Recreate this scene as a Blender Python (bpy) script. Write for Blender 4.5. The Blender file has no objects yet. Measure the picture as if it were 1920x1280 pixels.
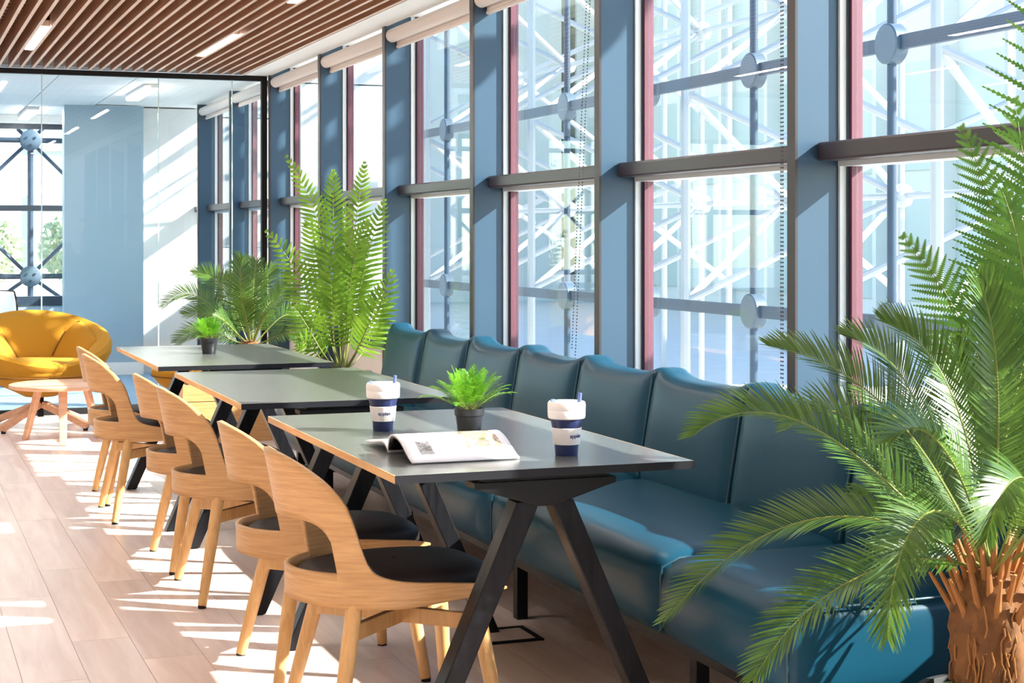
import bpy, math, random
from mathutils import Vector, Matrix
sc = bpy.context.scene
col = sc.collection
R = math.radians

# ------------------------------------------------------------------ camera, sky, sun, exposure
F_PX, CY, YAW, EYE = 3150.0, 445.37, 0.3554, 1.3128
cam = bpy.data.objects.new('camera', bpy.data.cameras.new('camera'))
col.objects.link(cam)
cam.location = (0, 0, EYE)
cam.rotation_euler = (R(90), 0, -YAW)
cam.data.sensor_width = 36
cam.data.lens = F_PX / 1920 * 36
cam.data.shift_y = -(640 - CY) / 1920
cam.data.clip_end = 300
sc.camera = cam

SUN_DIR = Vector((-1, 0.55, -0.70)).normalized()
world = bpy.data.worlds.new('sky'); sc.world = world
world.use_nodes = True
wn = world.node_tree
bg = wn.nodes['Background']
sky = wn.nodes.new('ShaderNodeTexSky')
sky.sky_type = 'NISHITA'
sky.sun_disc = False
sky.sun_elevation = R(31.5)
sky.sun_rotation = R(118.8)
sky.air_density = 1.0; sky.dust_density = 0.2; sky.ozone_density = 2.0
wn.links.new(sky.outputs[0], bg.inputs[0])
bg.inputs[1].default_value = 0.42

sun = bpy.data.objects.new('sun', bpy.data.lights.new('sun', 'SUN'))
col.objects.link(sun)
sun.data.energy = 15.0
sun.data.angle = R(0.55)
sun.data.color = (1.0, 0.93, 0.82)
sun.rotation_euler = SUN_DIR.to_track_quat('-Z', 'Y').to_euler()
sun.location = (12, -6, 9)

sc.view_settings.view_transform = 'Standard'
sc.view_settings.look = 'None'
sc.view_settings.gamma = 1
sc.view_settings.use_curve_mapping = False
sc.view_settings.exposure = 0.55
sc.cycles.max_bounces = 9
sc.cycles.diffuse_bounces = 5
sc.cycles.glossy_bounces = 4
sc.cycles.transparent_max_bounces = 40
sc.cycles.use_denoising = True
sc.cycles.sample_clamp_indirect = 6.0
LAMP_STRENGTH = 38.0

# ------------------------------------------------------------------ materials
def srgb(r, g, b):
    f = lambda c: (c / 255 / 12.92) if c / 255 <= 0.04045 else ((c / 255 + 0.055) / 1.055) ** 2.4
    return (f(r), f(g), f(b), 1)
def nodes(name):
    m = bpy.data.materials.new(name); m.use_nodes = True
    nt = m.node_tree
    return m, nt, nt.nodes['Principled BSDF'], nt.nodes['Material Output']
def plain(name, c, rough=0.5, metal=0.0, noise=0.06, scale=30.0, bump=0.0, spec=0.5, coat=0.0):
    m, nt, p, o = nodes(name)
    p.inputs['Roughness'].default_value = rough
    p.inputs['Metallic'].default_value = metal
    p.inputs['Specular IOR Level'].default_value = spec
    p.inputs['Coat Weight'].default_value = coat
    tc = nt.nodes.new('ShaderNodeTexCoord'); n = nt.nodes.new('ShaderNodeTexNoise')
    n.inputs['Scale'].default_value = scale; n.inputs['Detail'].default_value = 4
    nt.links.new(tc.outputs['Object'], n.inputs['Vector'])
    mx = nt.nodes.new('ShaderNodeMix'); mx.data_type = 'RGBA'
    mx.inputs[6].default_value = tuple(max(0, x * (1 - noise)) for x in c[:3]) + (1,)
    mx.inputs[7].default_value = tuple(min(1, x * (1 + noise)) for x in c[:3]) + (1,)
    nt.links.new(n.outputs['Fac'], mx.inputs[0]); nt.links.new(mx.outputs[2], p.inputs['Base Color'])
    if bump:
        b = nt.nodes.new('ShaderNodeBump'); b.inputs['Strength'].default_value = bump; b.inputs['Distance'].default_value = 0.002
        nt.links.new(n.outputs['Fac'], b.inputs['Height']); nt.links.new(b.outputs[0], p.inputs['Normal'])
    return m
def wood(name, c1, c2, stretch=(2, 40, 40), rough=0.45, rnd=0.0, bump=0.15, coat=0.0):
    m, nt, p, o = nodes(name)
    p.inputs['Roughness'].default_value = rough; p.inputs['Coat Weight'].default_value = coat
    tc = nt.nodes.new('ShaderNodeTexCoord'); mp = nt.nodes.new('ShaderNodeMapping')
    mp.inputs['Scale'].default_value = stretch
    oi = nt.nodes.new('ShaderNodeObjectInfo'); geo = nt.nodes.new('ShaderNodeNewGeometry')
    ad = nt.nodes.new('ShaderNodeMath'); ad.operation = 'ADD'
    nt.links.new(oi.outputs['Random'], ad.inputs[0]); nt.links.new(geo.outputs['Random Per Island'], ad.inputs[1])
    fr = nt.nodes.new('ShaderNodeMath'); fr.operation = 'FRACT'; nt.links.new(ad.outputs[0], fr.inputs[0])
    sc_ = nt.nodes.new('ShaderNodeMath'); sc_.operation = 'MULTIPLY'; sc_.inputs[1].default_value = 37.0
    nt.links.new(fr.outputs[0], sc_.inputs[0]); nt.links.new(sc_.outputs[0], mp.inputs['Location'])
    nt.links.new(tc.outputs['Object'], mp.inputs['Vector'])
    n = nt.nodes.new('ShaderNodeTexNoise'); n.inputs['Scale'].default_value = 1.0; n.inputs['Detail'].default_value = 7
    n.inputs['Roughness'].default_value = 0.62; n.inputs['Distortion'].default_value = 0.4
    nt.links.new(mp.outputs[0], n.inputs['Vector'])
    rp = nt.nodes.new('ShaderNodeValToRGB'); rp.color_ramp.elements[0].position = 0.30; rp.color_ramp.elements[1].position = 0.70
    rp.color_ramp.elements[0].color = c1; rp.color_ramp.elements[1].color = c2
    nt.links.new(n.outputs['Fac'], rp.inputs[0])
    hs = nt.nodes.new('ShaderNodeHueSaturation')
    mr = nt.nodes.new('ShaderNodeMapRange'); mr.inputs[3].default_value = 1 - rnd; mr.inputs[4].default_value = 1 + rnd
    nt.links.new(fr.outputs[0], mr.inputs[0]); nt.links.new(mr.outputs[0], hs.inputs['Value'])
    nt.links.new(rp.outputs[0], hs.inputs['Color']); nt.links.new(hs.outputs[0], p.inputs['Base Color'])
    if bump:
        b = nt.nodes.new('ShaderNodeBump'); b.inputs['Strength'].default_value = bump; b.inputs['Distance'].default_value = 0.001
        nt.links.new(n.outputs['Fac'], b.inputs['Height']); nt.links.new(b.outputs[0], p.inputs['Normal'])
    return m
def glass(name, tint=(0.93, 0.97, 0.98, 1), base=0.035):
    m, nt, p, o = nodes(name); nt.nodes.remove(p)
    lw = nt.nodes.new('ShaderNodeLayerWeight'); lw.inputs['Blend'].default_value = 0.5
    pw = nt.nodes.new('ShaderNodeMath'); pw.operation = 'POWER'; pw.inputs[1].default_value = 5
    nt.links.new(lw.outputs['Facing'], pw.inputs[0])
    ma = nt.nodes.new('ShaderNodeMath'); ma.operation = 'MULTIPLY_ADD'; ma.inputs[1].default_value = 0.9; ma.inputs[2].default_value = base
    nt.links.new(pw.outputs[0], ma.inputs[0])
    t = nt.nodes.new('ShaderNodeBsdfTransparent'); t.inputs[0].default_value = tint
    g = nt.nodes.new('ShaderNodeBsdfGlossy'); g.inputs['Roughness'].default_value = 0.0
    mx = nt.nodes.new('ShaderNodeMixShader')
    nt.links.new(ma.outputs[0], mx.inputs[0]); nt.links.new(t.outputs[0], mx.inputs[1]); nt.links.new(g.outputs[0], mx.inputs[2])
    nt.links.new(mx.outputs[0], o.inputs[0])
    return m
def leaf(name, c1, c2, trans=0.35, rough=0.4):
    m, nt, p, o = nodes(name)
    tc = nt.nodes.new('ShaderNodeTexCoord'); n = nt.nodes.new('ShaderNodeTexNoise'); n.inputs['Scale'].default_value = 9
    nt.links.new(tc.outputs['Object'], n.inputs['Vector'])
    geo = nt.nodes.new('ShaderNodeNewGeometry')
    ad = nt.nodes.new('ShaderNodeMath'); ad.operation = 'MULTIPLY_ADD'; ad.inputs[1].default_value = 0.5
    nt.links.new(geo.outputs['Random Per Island'], ad.inputs[0])
    hf = nt.nodes.new('ShaderNodeMath'); hf.operation = 'MULTIPLY'; hf.inputs[1].default_value = 0.5
    nt.links.new(n.outputs['Fac'], hf.inputs[0]); nt.links.new(hf.outputs[0], ad.inputs[2])
    mx = nt.nodes.new('ShaderNodeMix'); mx.data_type = 'RGBA'
    mx.inputs[6].default_value = c1; mx.inputs[7].default_value = c2
    nt.links.new(ad.outputs[0], mx.inputs[0]); nt.links.new(mx.outputs[2], p.inputs['Base Color'])
    p.inputs['Roughness'].default_value = rough
    tr = nt.nodes.new('ShaderNodeBsdfTranslucent')
    hs = nt.nodes.new('ShaderNodeHueSaturation'); hs.inputs['Hue'].default_value = 0.48; hs.inputs['Value'].default_value = 1.6
    nt.links.new(mx.outputs[2], hs.inputs['Color']); nt.links.new(hs.outputs[0], tr.inputs[0])
    ms = nt.nodes.new('ShaderNodeMixShader'); ms.inputs[0].default_value = trans
    nt.links.new(p.outputs[0], ms.inputs[1]); nt.links.new(tr.outputs[0], ms.inputs[2]); nt.links.new(ms.outputs[0], o.inputs[0])
    return m
def emit(name, c, s):
    m, nt, p, o = nodes(name)
    p.inputs['Base Color'].default_value = c
    p.inputs['Emission Color'].default_value = c; p.inputs['Emission Strength'].default_value = s
    return m

M = dict(
    plank=wood('floor_oak', srgb(214, 190, 180), srgb(240, 222, 214), (14, 1.2, 8), 0.34, 0.09, 0.1),
    subfloor=plain('floor_base', srgb(96, 76, 66), 0.8),
    oak=wood('chair_oak', srgb(182, 134, 84), srgb(212, 166, 112), (8, 8, 150), 0.42, 0.04, 0.08),
    oakleg=wood('leg_oak', srgb(200, 150, 92), srgb(228, 182, 122), (50, 50, 4), 0.42, 0.03, 0.05),
    tanedge=wood('edge_tan', srgb(188, 140, 92), srgb(214, 170, 118), (6, 6, 60), 0.5, 0.03, 0.05),
    pale_oak=wood('pale_oak', srgb(206, 156, 122), srgb(226, 184, 152), (3, 40, 40), 0.5, 0.03, 0.05),
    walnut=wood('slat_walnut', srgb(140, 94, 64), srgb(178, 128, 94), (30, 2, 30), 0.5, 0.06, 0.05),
    slat_lit=wood('slat_underside_lit', srgb(206, 176, 152), srgb(226, 202, 182), (30, 2, 30), 0.5, 0.04, 0.0),  # slat undersides, with light bounced off the floor put into the colour
    black=plain('black_plenum', srgb(20, 18, 18), 0.9),
    seat=plain('seat_leather', srgb(34, 26, 26), 0.6, spec=0.3, noise=0.1, scale=120, bump=0.1),
    tabletop=plain('table_laminate', srgb(86, 89, 86), 0.26, noise=0.03, scale=60, spec=1.0),
    tabledge=plain('table_end_edge', srgb(24, 25, 31), 0.45, noise=0.04),
    tableleg=wood('stained_ash', srgb(15, 15, 18), srgb(32, 32, 37), (60, 60, 5), 0.34, 0.02, 0.5),
    steel=plain('black_steel', srgb(17, 17, 20), 0.4, noise=0.03),
    teal=plain('teal_leather', srgb(16, 66, 88), 0.36, noise=0.04, scale=60, bump=0.03, spec=0.22),
    teald=plain('teal_piping', srgb(22, 66, 84), 0.45, noise=0.04),
    white=plain('white_paint', srgb(238, 236, 233), 0.6, noise=0.015, scale=4),
    wallwarm=plain('sill_wall_paint', srgb(228, 216, 210), 0.6, noise=0.02, scale=4),
    grey=plain('grey_blue_wall', srgb(152, 176, 190), 0.35, noise=0.02, scale=3),
    tile=plain('ceiling_tile', srgb(236, 236, 236), 0.85, noise=0.03, scale=60),
    carpet=plain('carpet_blue', srgb(126, 158, 184), 0.95, noise=0.2, scale=180, bump=0.3),
    bluecol=plain('column_blue', srgb(45, 73, 96), 0.42, noise=0.03, scale=4),
    capdark=plain('column_cap', srgb(50, 43, 46), 0.4, noise=0.03),
    raild=plain('rail_dark', srgb(56, 49, 54), 0.38, noise=0.03),
    frame=plain('frame_pale', srgb(236, 240, 241), 0.4, noise=0.02),
    gasket=plain('frame_red', srgb(100, 52, 66), 0.5, noise=0.05),
    framed=plain('frame_dark', srgb(44, 58, 72), 0.45, noise=0.03),
    blind=plain('blind_fabric', srgb(226, 214, 206), 0.75, noise=0.02, scale=40),
    bracket=plain('bracket', srgb(150, 142, 140), 0.4, noise=0.03),
    chain=plain('bead_chain', srgb(96, 88, 88), 0.4, metal=0.3, noise=0.03),
    glass=glass('window_glass', (0.94, 0.975, 0.98, 1), 0.03),
    pglass=glass('partition_glass', (0.95, 0.98, 0.985, 1), 0.03),
    gedge=plain('glass_edge', srgb(196, 224, 228), 0.2, noise=0.02),
    navy=plain('navy_silicone', srgb(28, 40, 84), 0.45, noise=0.04),
    cupwhite=plain('cup_white', srgb(240, 234, 232), 0.42, noise=0.02),
    straw=plain('straw_blue', srgb(92, 108, 172), 0.35, noise=0.03),
    ink=plain('print_blue', srgb(22, 42, 104), 0.5, noise=0.02),
    pot=plain('pot_black', srgb(36, 36, 40), 0.42, noise=0.05),
    soil=plain('soil', srgb(54, 40, 30), 0.95, noise=0.4, scale=90, bump=0.6),
    moss=plain('moss', srgb(74, 104, 34), 0.95, noise=0.45, scale=120, bump=1.0),
    planter=plain('planter_dark', srgb(52, 52, 56), 0.6, noise=0.08),
    yellow=plain('mustard_wool', srgb(178, 128, 24), 0.9, noise=0.14, scale=220, bump=0.35),
    yseam=plain('mustard_seam', srgb(110, 72, 14), 0.9),
    paper=plain('paper', srgb(240, 236, 240), 0.45, noise=0.02, scale=12),
    lilac=plain('page_lilac', srgb(222, 208, 224), 0.45, noise=0.05, scale=14),
    darkpage=plain('page_dark', srgb(24, 24, 28), 0.2, noise=0.1, scale=20),
    photo_a=plain('page_photo_colour', srgb(150, 132, 118), 0.4, noise=0.75, scale=90),
    photo_b=plain('page_photo_grey', srgb(150, 146, 148), 0.4, noise=0.7, scale=110),
    trunk=plain('cycad_trunk', srgb(116, 76, 42), 0.9, noise=0.7, scale=28, bump=1.2),
    husk=plain('leaf_base_husk', srgb(160, 106, 56), 0.85, noise=0.3, scale=40, bump=0.6),
    cycad=leaf('cycad_leaf', srgb(34, 68, 30), srgb(92, 126, 48), 0.32, 0.36),
    fern=leaf('fern_leaf', srgb(48, 92, 22), srgb(128, 168, 50), 0.40, 0.4),
    fernd=leaf('fern_leaf_dark', srgb(48, 92, 34), srgb(98, 142, 48), 0.42, 0.4),
    potfern=leaf('pot_fern_leaf', srgb(46, 112, 24), srgb(108, 172, 40), 0.42, 0.4),
    stem=plain('stem', srgb(120, 128, 58), 0.6, noise=0.2),
    stemb=plain('stem_brown', srgb(112, 84, 44), 0.7, noise=0.25),
    tubewhite=plain('steel_tube_white', srgb(176, 183, 187), 0.4, noise=0.03, scale=3),
    tubeblue=plain('steel_rod_blue', srgb(48, 68, 88), 0.45, noise=0.03, scale=3),
    disc=plain('disc_grey', srgb(78, 95, 110), 0.45, noise=0.06, scale=8),
    concrete=plain('concrete', srgb(198, 204, 206), 0.9, noise=0.12, scale=14, bump=0.4),
    paving=plain('paving', srgb(206, 204, 200), 0.9, noise=0.1, scale=3),
    facade=plain('pale_facade', srgb(226, 226, 216), 0.7, noise=0.05, scale=2),
    facglass=plain('facade_glass', srgb(196, 206, 196), 0.3, noise=0.1, scale=0.8),
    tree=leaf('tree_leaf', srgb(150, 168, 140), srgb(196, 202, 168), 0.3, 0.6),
    bark=plain('bark', srgb(96, 80, 66), 0.9, noise=0.3),
    chairwhite=plain('office_white', srgb(236, 238, 240), 0.4, noise=0.02),
    lamp=emit('led_diffuser', (1, 0.95, 0.88, 1), LAMP_STRENGTH),
    lampbody=plain('lamp_body', srgb(230, 226, 220), 0.5, noise=0.02),
)

def print_photo(name, cols, scale):
    m, nt, p, o = nodes(name)
    p.inputs['Roughness'].default_value = 0.4
    tc = nt.nodes.new('ShaderNodeTexCoord'); n = nt.nodes.new('ShaderNodeTexVoronoi'); n.inputs['Scale'].default_value = scale
    n2 = nt.nodes.new('ShaderNodeTexNoise'); n2.inputs['Scale'].default_value = scale * 0.6; n2.inputs['Detail'].default_value = 5
    nt.links.new(tc.outputs['Object'], n.inputs['Vector']); nt.links.new(tc.outputs['Object'], n2.inputs['Vector'])
    ad = nt.nodes.new('ShaderNodeMath'); ad.operation = 'MULTIPLY_ADD'; ad.inputs[1].default_value = 0.45
    nt.links.new(n.outputs['Color'], ad.inputs[0]); nt.links.new(n2.outputs['Fac'], ad.inputs[2])
    rp = nt.nodes.new('ShaderNodeValToRGB'); rp.color_ramp.elements[0].position = 0.35; rp.color_ramp.elements[1].position = 1.0
    rp.color_ramp.elements[0].color = cols[0]; rp.color_ramp.elements[1].color = cols[-1]
    for i, c in enumerate(cols[1:-1]):
        e = rp.color_ramp.elements.new(0.35 + 0.65 * (i + 1) / (len(cols) - 1)); e.color = c
    nt.links.new(ad.outputs[0], rp.inputs[0]); nt.links.new(rp.outputs[0], p.inputs['Base Color'])
    return m
M['photo_a'] = print_photo('page_photo_colour', [srgb(38, 34, 44), srgb(92, 108, 60), srgb(150, 112, 118), srgb(196, 160, 140), srgb(120, 140, 80), srgb(214, 200, 196)], 70)
M['photo_b'] = print_photo('page_photo_grey', [srgb(40, 38, 40), srgb(110, 106, 108), srgb(180, 178, 180), srgb(70, 68, 70)], 90)

M['tabletop'].node_tree.nodes['Principled BSDF'].inputs['IOR'].default_value = 1.8
for k_, v_ in (('tableleg', 0.22), ('steel', 0.3), ('tabledge', 0.3)): M[k_].node_tree.nodes['Principled BSDF'].inputs['Specular IOR Level'].default_value = v_

# ------------------------------------------------------------------ mesh helpers
class MB:
    def __init__(s): s.v = []; s.f = []; s.m = []
    def face(s, idx, m=0): s.f.append(tuple(idx)); s.m.append(m)
    def box(s, x0, x1, y0, y1, z0, z1, m=0):
        b = len(s.v)
        s.v += [(x, y, z) for z in (z0, z1) for y in (y0, y1) for x in (x0, x1)]
        for q in ((0, 2, 3, 1), (4, 5, 7, 6), (0, 1, 5, 4), (2, 6, 7, 3), (0, 4, 6, 2), (1, 3, 7, 5)):
            s.face([b + i for i in q], m)
        return s
    def beam(s, p0, p1, w, h, up=(0, 0, 1), w1=None, h1=None):
        p0, p1 = Vector(p0), Vector(p1); t = (p1 - p0).normalized(); u = Vector(up)
        if abs(t.dot(u)) > 0.98: u = Vector((0, 1, 0))
        a = t.cross(u).normalized(); n = a.cross(t)
        w1 = w if w1 is None else w1; h1 = h if h1 is None else h1
        b = len(s.v)
        for p, ww, hh in ((p0, w, h), (p1, w1, h1)):
            for i, j in ((-1, -1), (1, -1), (1, 1), (-1, 1)):
                s.v.append(tuple(p + a * (i * ww / 2) + n * (j * hh / 2)))
        for q in ((3, 2, 1, 0), (4, 5, 6, 7), (0, 1, 5, 4), (1, 2, 6, 5), (2, 3, 7, 6), (3, 0, 4, 7)):
            s.face([b + i for i in q])
        return s
    def tube(s, pts, r, n=8, caps=True):
        pts = [Vector(p) for p in pts]; rs = r if isinstance(r, (list, tuple)) else [r] * len(pts)
        b = len(s.v); prev = None
        for k, p in enumerate(pts):
            t = (pts[min(k + 1, len(pts) - 1)] - pts[max(k - 1, 0)]).normalized()
            if prev is None:
                u = Vector((0, 0, 1)) if abs(t.z) < 0.9 else Vector((1, 0, 0))
                a = t.cross(u).normalized()
            else:
                a = (prev - t * prev.dot(t)).normalized()
            prev = a; n2 = t.cross(a)
            for i in range(n):
                an = 2 * math.pi * i / n
                s.v.append(tuple(p + (a * math.cos(an) + n2 * math.sin(an)) * rs[k]))
        for k in range(len(pts) - 1):
            for i in range(n):
                s.face((b + k * n + i, b + k * n + (i + 1) % n, b + (k + 1) * n + (i + 1) % n, b + (k + 1) * n + i))
        if caps:
            s.face([b + i for i in range(n)][::-1]); e = b + (len(pts) - 1) * n
            s.face([e + i for i in range(n)])
        return s
    def lathe(s, prof, n=24, c=(0, 0, 0), rfun=None):
        b = len(s.v)
        for r, z in prof:
            for i in range(n):
                a = 2 * math.pi * i / n
                k = rfun(a, z) if rfun else 1
                s.v.append((c[0] + r * k * math.cos(a), c[1] + r * k * math.sin(a), c[2] + z))
        for k in range(len(prof) - 1):
            for i in range(n):
                s.face((b + k * n + i, b + k * n + (i + 1) % n, b + (k + 1) * n + (i + 1) % n, b + (k + 1) * n + i))
        if prof[0][0] > 1e-4: s.face([b + i for i in range(n)][::-1])
        e = b + (len(prof) - 1) * n
        if prof[-1][0] > 1e-4: s.face([e + i for i in range(n)])
        return s
    def prism(s, poly, axis, a0, a1):
        # poly = 2D outline, extruded along axis from a0 to a1
        b = len(s.v); n = len(poly)
        for a in (a0, a1):
            for p, q in poly:
                s.v.append({'x': (a, p, q), 'y': (p, a, q), 'z': (p, q, a)}[axis])
        s.face([b + i for i in range(n)][::-1]); s.face([b + n + i for i in range(n)])
        for i in range(n):
            s.face((b + i, b + (i + 1) % n, b + n + (i + 1) % n, b + n + i))
        return s
    def grid(s, rows, m=0, closed=False):
        b = len(s.v); w = len(rows[0])
        for r in rows: s.v += [tuple(p) for p in r]
        for j in range(len(rows) - 1):
            for i in range(w if closed else w - 1):
                i2 = (i + 1) % w
                s.face((b + j * w + i, b + j * w + i2, b + (j + 1) * w + i2, b + (j + 1) * w + i), m)
        return s
    def mesh(s, name, mats, smooth=True, merge=False):
        me = bpy.data.meshes.new(name)
        me.from_pydata(s.v, [], s.f)
        for mt in (mats if isinstance(mats, (list, tuple)) else [mats]): me.materials.append(mt)
        me.polygons.foreach_set('material_index', s.m)
        if merge:
            import bmesh
            bm = bmesh.new(); bm.from_mesh(me); bmesh.ops.remove_doubles(bm, verts=bm.verts, dist=1e-5)
            bmesh.ops.recalc_face_normals(bm, faces=bm.faces); bm.to_mesh(me); bm.free()
        if smooth:
            me.polygons.foreach_set('use_smooth', [True] * len(me.polygons))
            me.set_sharp_from_angle(angle=R(38))
        me.update()
        return me
    def build(s, name, mats, parent=None, smooth=True, bevel=0, solid=0, merge=False, subdiv=0, loc=None, kind=None):
        o = bpy.data.objects.new(name, s.mesh(name, mats, smooth, merge)); col.objects.link(o)
        if parent: o.parent = parent
        if loc: o.location = loc
        if solid:
            md = o.modifiers.new('thickness', 'SOLIDIFY'); md.thickness = solid; md.offset = 0
        if subdiv:
            md = o.modifiers.new('round', 'SUBSURF'); md.levels = subdiv; md.render_levels = subdiv
        if bevel:
            md = o.modifiers.new('soft_edges', 'BEVEL'); md.width = bevel; md.segments = 2; md.limit_method = 'ANGLE'; md.angle_limit = R(40)
        if kind: o['kind'] = kind
        return o
def tag(o, label, cat=None, group=None, kind=None):
    o['label'] = label
    if cat: o['category'] = cat
    if group: o['group'] = group
    if kind: o['kind'] = kind
    return o
def thing(name, loc, label, cat, group=None, rz=0, kind=None):
    o = bpy.data.objects.new(name, None); col.objects.link(o)
    o.location = loc; o.rotation_euler = (0, 0, rz); o.empty_display_size = 0.1
    return tag(o, label, cat, group, kind)
def link_mesh(name, me, parent=None, loc=(0, 0, 0), rot=None):
    o = bpy.data.objects.new(name, me); col.objects.link(o)
    if parent: o.parent = parent
    o.location = loc
    if rot: o.rotation_euler = rot
    return o
def copy_tree(o, parent=None):
    c = o.copy(); col.objects.link(c); c.parent = parent
    for ch in list(o.children): copy_tree(ch, c)
    return c
def proj(x, y, z):
    c, s_ = math.cos(YAW), math.sin(YAW)
    d = x * s_ + y * c
    if d < 0.2: return (-9999, -9999)
    return (960 + F_PX * (x * c - y * s_) / d, CY - F_PX * (z - EYE) / d)

# ------------------------------------------------------------------ setting: dimensions
XW = 2.749           # inner edge of the window columns
BAY, Y0 = 1.595, 4.769
PART_Y = 12.86       # glass partition
CEIL = 2.56
XG = 2.94           # glass plane
colY = lambda n: Y0 + BAY * n

# ---- floor of planks
floor = thing('floor', (0, 0, 0), 'pale pinkish oak plank floor running along the windows', None, kind='structure')
MB().box(-4.5, 3.1, -3, PART_Y, -0.12, -0.006).build('subfloor', M['subfloor'], floor, smooth=False)
rng = random.Random(3)
PW, PL = 0.186, 1.24
me_plank = MB().box(0.0008, PW - 0.0008, 0.0008, PL - 0.001, -0.010, 0).mesh('plank', M['plank'], False)
rest = MB()
k = 0
for i in range(-24, 17):
    off = rng.uniform(0, PL)
    for j in range(-3, 12):
        x, y = i * PW, j * PL - off
        if x + PW > 3.08 or y + PL < -2.5 or y > PART_Y - 0.02: continue
        full = y + PL <= PART_Y
        vis = any(-30 < proj(x + a, y + b, 0)[0] < 1950 and 0 < proj(x + a, y + b, 0)[1] < 1300 for a in (0, PW) for b in (0, PL / 2, PL))
        if vis and full and k < 290 and x > 0.1:
            link_mesh('plank', me_plank, floor, (x, y, 0)); k += 1
        else:
            rest.box(x + 0.0008, x + PW - 0.0008, max(y, -3) + 0.001, min(y + PL, PART_Y) - 0.001, -0.010, 0)
rest.build('outer_planks', M['plank'], floor, smooth=False, kind='stuff')

# ---- slatted ceiling
ceiling = thing('ceiling', (0, 0, CEIL), 'walnut slat ceiling with pale plaster margin along the windows', None, kind='structure')
MB().box(-4.5, 2.56, -3, PART_Y, 0.34, 0.44).build('plenum', M['black'], ceiling, smooth=False)
MB().box(2.56, XW + 0.012, -3, PART_Y, 0.0, 0.44).build('plaster_margin', M['white'], ceiling, smooth=False)
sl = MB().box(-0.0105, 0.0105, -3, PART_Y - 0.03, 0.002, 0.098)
slm = sl.mesh('slat', [M['walnut'], M['slat_lit']], False)
slm.polygons[0].material_index = 1  # bottom face takes the floor-bounce colour
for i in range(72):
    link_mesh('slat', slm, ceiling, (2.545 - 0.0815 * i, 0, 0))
bat = MB().box(-3.4, 2.55, -0.022, 0.022, 0.101, 0.125).mesh('batten', M['walnut'], False)
for j in range(76):
    link_mesh('batten', bat, ceiling, (0, 1.6 + 0.148 * j, 0))

# ---- window wall, one window per bay
def glass_box(x0, x1, y0, y1, z0, z1, name, parent, mat='glass'):
    return MB().box(x0, x1, y0, y1, z0, z1).build(name, M[mat], parent, smooth=False)
SILL = 0.66
TOP = 2.62
for n in range(-4, 8):
    ya, yb = colY(n), colY(n + 1)
    w = thing('window_%d' % (n + 5), (0, ya, 0), 'tall window bay with blue column fin, dark mid rail and clear panes', None, kind='structure')
    # column fin at the far end of this bay (y = yb), its blue flank facing down the room
    MB().box(XW + 0.006, XG + 0.03, BAY, BAY + 0.05, -0.02, TOP).build('column_fin', M['bluecol'], w, smooth=False)
    MB().box(XW - 0.004, XW + 0.0055, BAY - 0.001, BAY + 0.051, -0.02, TOP).build('column_cap', M['capdark'], w, smooth=False)
    r = 0.012
    MB().box(2.825, 2.902, 0.052, BAY - 0.0005, 1.562, 1.622).build('mid_rail', M['raild'], w, smooth=False, bevel=0.008)
    MB().box(2.904, 2.99, 0.052, BAY - 0.0005, 1.545, 1.60).build('transom', M['frame'], w, smooth=False)
    f = MB()
    f.box(2.905, 2.975, BAY - 0.012, BAY - 0.0005, SILL, TOP)
    f.box(2.905, 2.975, 0.0505, 0.064, SILL, TOP)
    f.build('frame', M['frame'], w, smooth=False)
    MB().box(2.935, 2.975, BAY - 0.036, BAY - 0.0125, SILL, TOP).build('gasket', M['gasket'], w, smooth=False)
    MB().box(2.928, 2.9345, BAY - 0.022, BAY - 0.0125, SILL, TOP).build('glazing_bead', M['framed'], w, smooth=False)
    glass_box(2.950, 2.958, 0.066, BAY - 0.037, 1.602, TOP, 'pane', w)
    glass_box(2.950, 2.958, 0.066, BAY - 0.037, SILL + 0.04, 1.544, 'pane', w)
    MB().box(2.86, 3.02, 0.051, BAY - 0.0006, SILL - 0.03, SILL + 0.035).build('sill', M['bluecol'], w, smooth=False, bevel=0.004)
    MB().box(2.90, 3.06, 0.0, BAY + 0.0, -0.02, SILL - 0.031).build('sill_wall', M['wallwarm'], w, smooth=False)
    MB().box(2.90, 3.1, 0.0, BAY, TOP, TOP + 0.5).build('lintel', M['white'], w, smooth=False)
# slot above the blinds
tr = MB().box(XW + 0.014, 2.9, -3, 17.4, 2.66, 2.9).build('trim_1', M['white'], None, smooth=False)
tag(tr, 'white soffit slot above the window blinds', kind='structure')

# ---- glass partition
pt = thing('wall_partition', (0, PART_Y, 0), 'frameless glass partition with black head and base channel', None, kind='structure')
MB().box(-4.5, XW - 0.005, -0.03, 0.03, 2.522, 2.558).build('head_channel', M['black'], pt, smooth=False)
MB().box(-4.5, XW - 0.005, -0.03, 0.03, 0.0, 0.045).build('base_channel', M['black'], pt, smooth=False)
MB().box(XW - 0.045, XW - 0.005, -0.03, 0.03, 0.045, 2.522).build('end_post', M['black'], pt, smooth=False)
js = [-4.5, -1.6, -0.27, 1.062, 1.917, 2.477, XW - 0.046]
for a, b in zip(js[:-1], js[1:]):
    MB().box(a + 0.004, b - 0.004, -0.005, 0.005, 0.045, 2.522).build('pane', M['pglass'], pt, smooth=False)
for a in js[1:-1]:
    MB().box(a - 0.0035, a + 0.0035, -0.006, 0.006, 0.045, 2.522).build('glass_joint', M['gedge'], pt, smooth=False)

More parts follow.
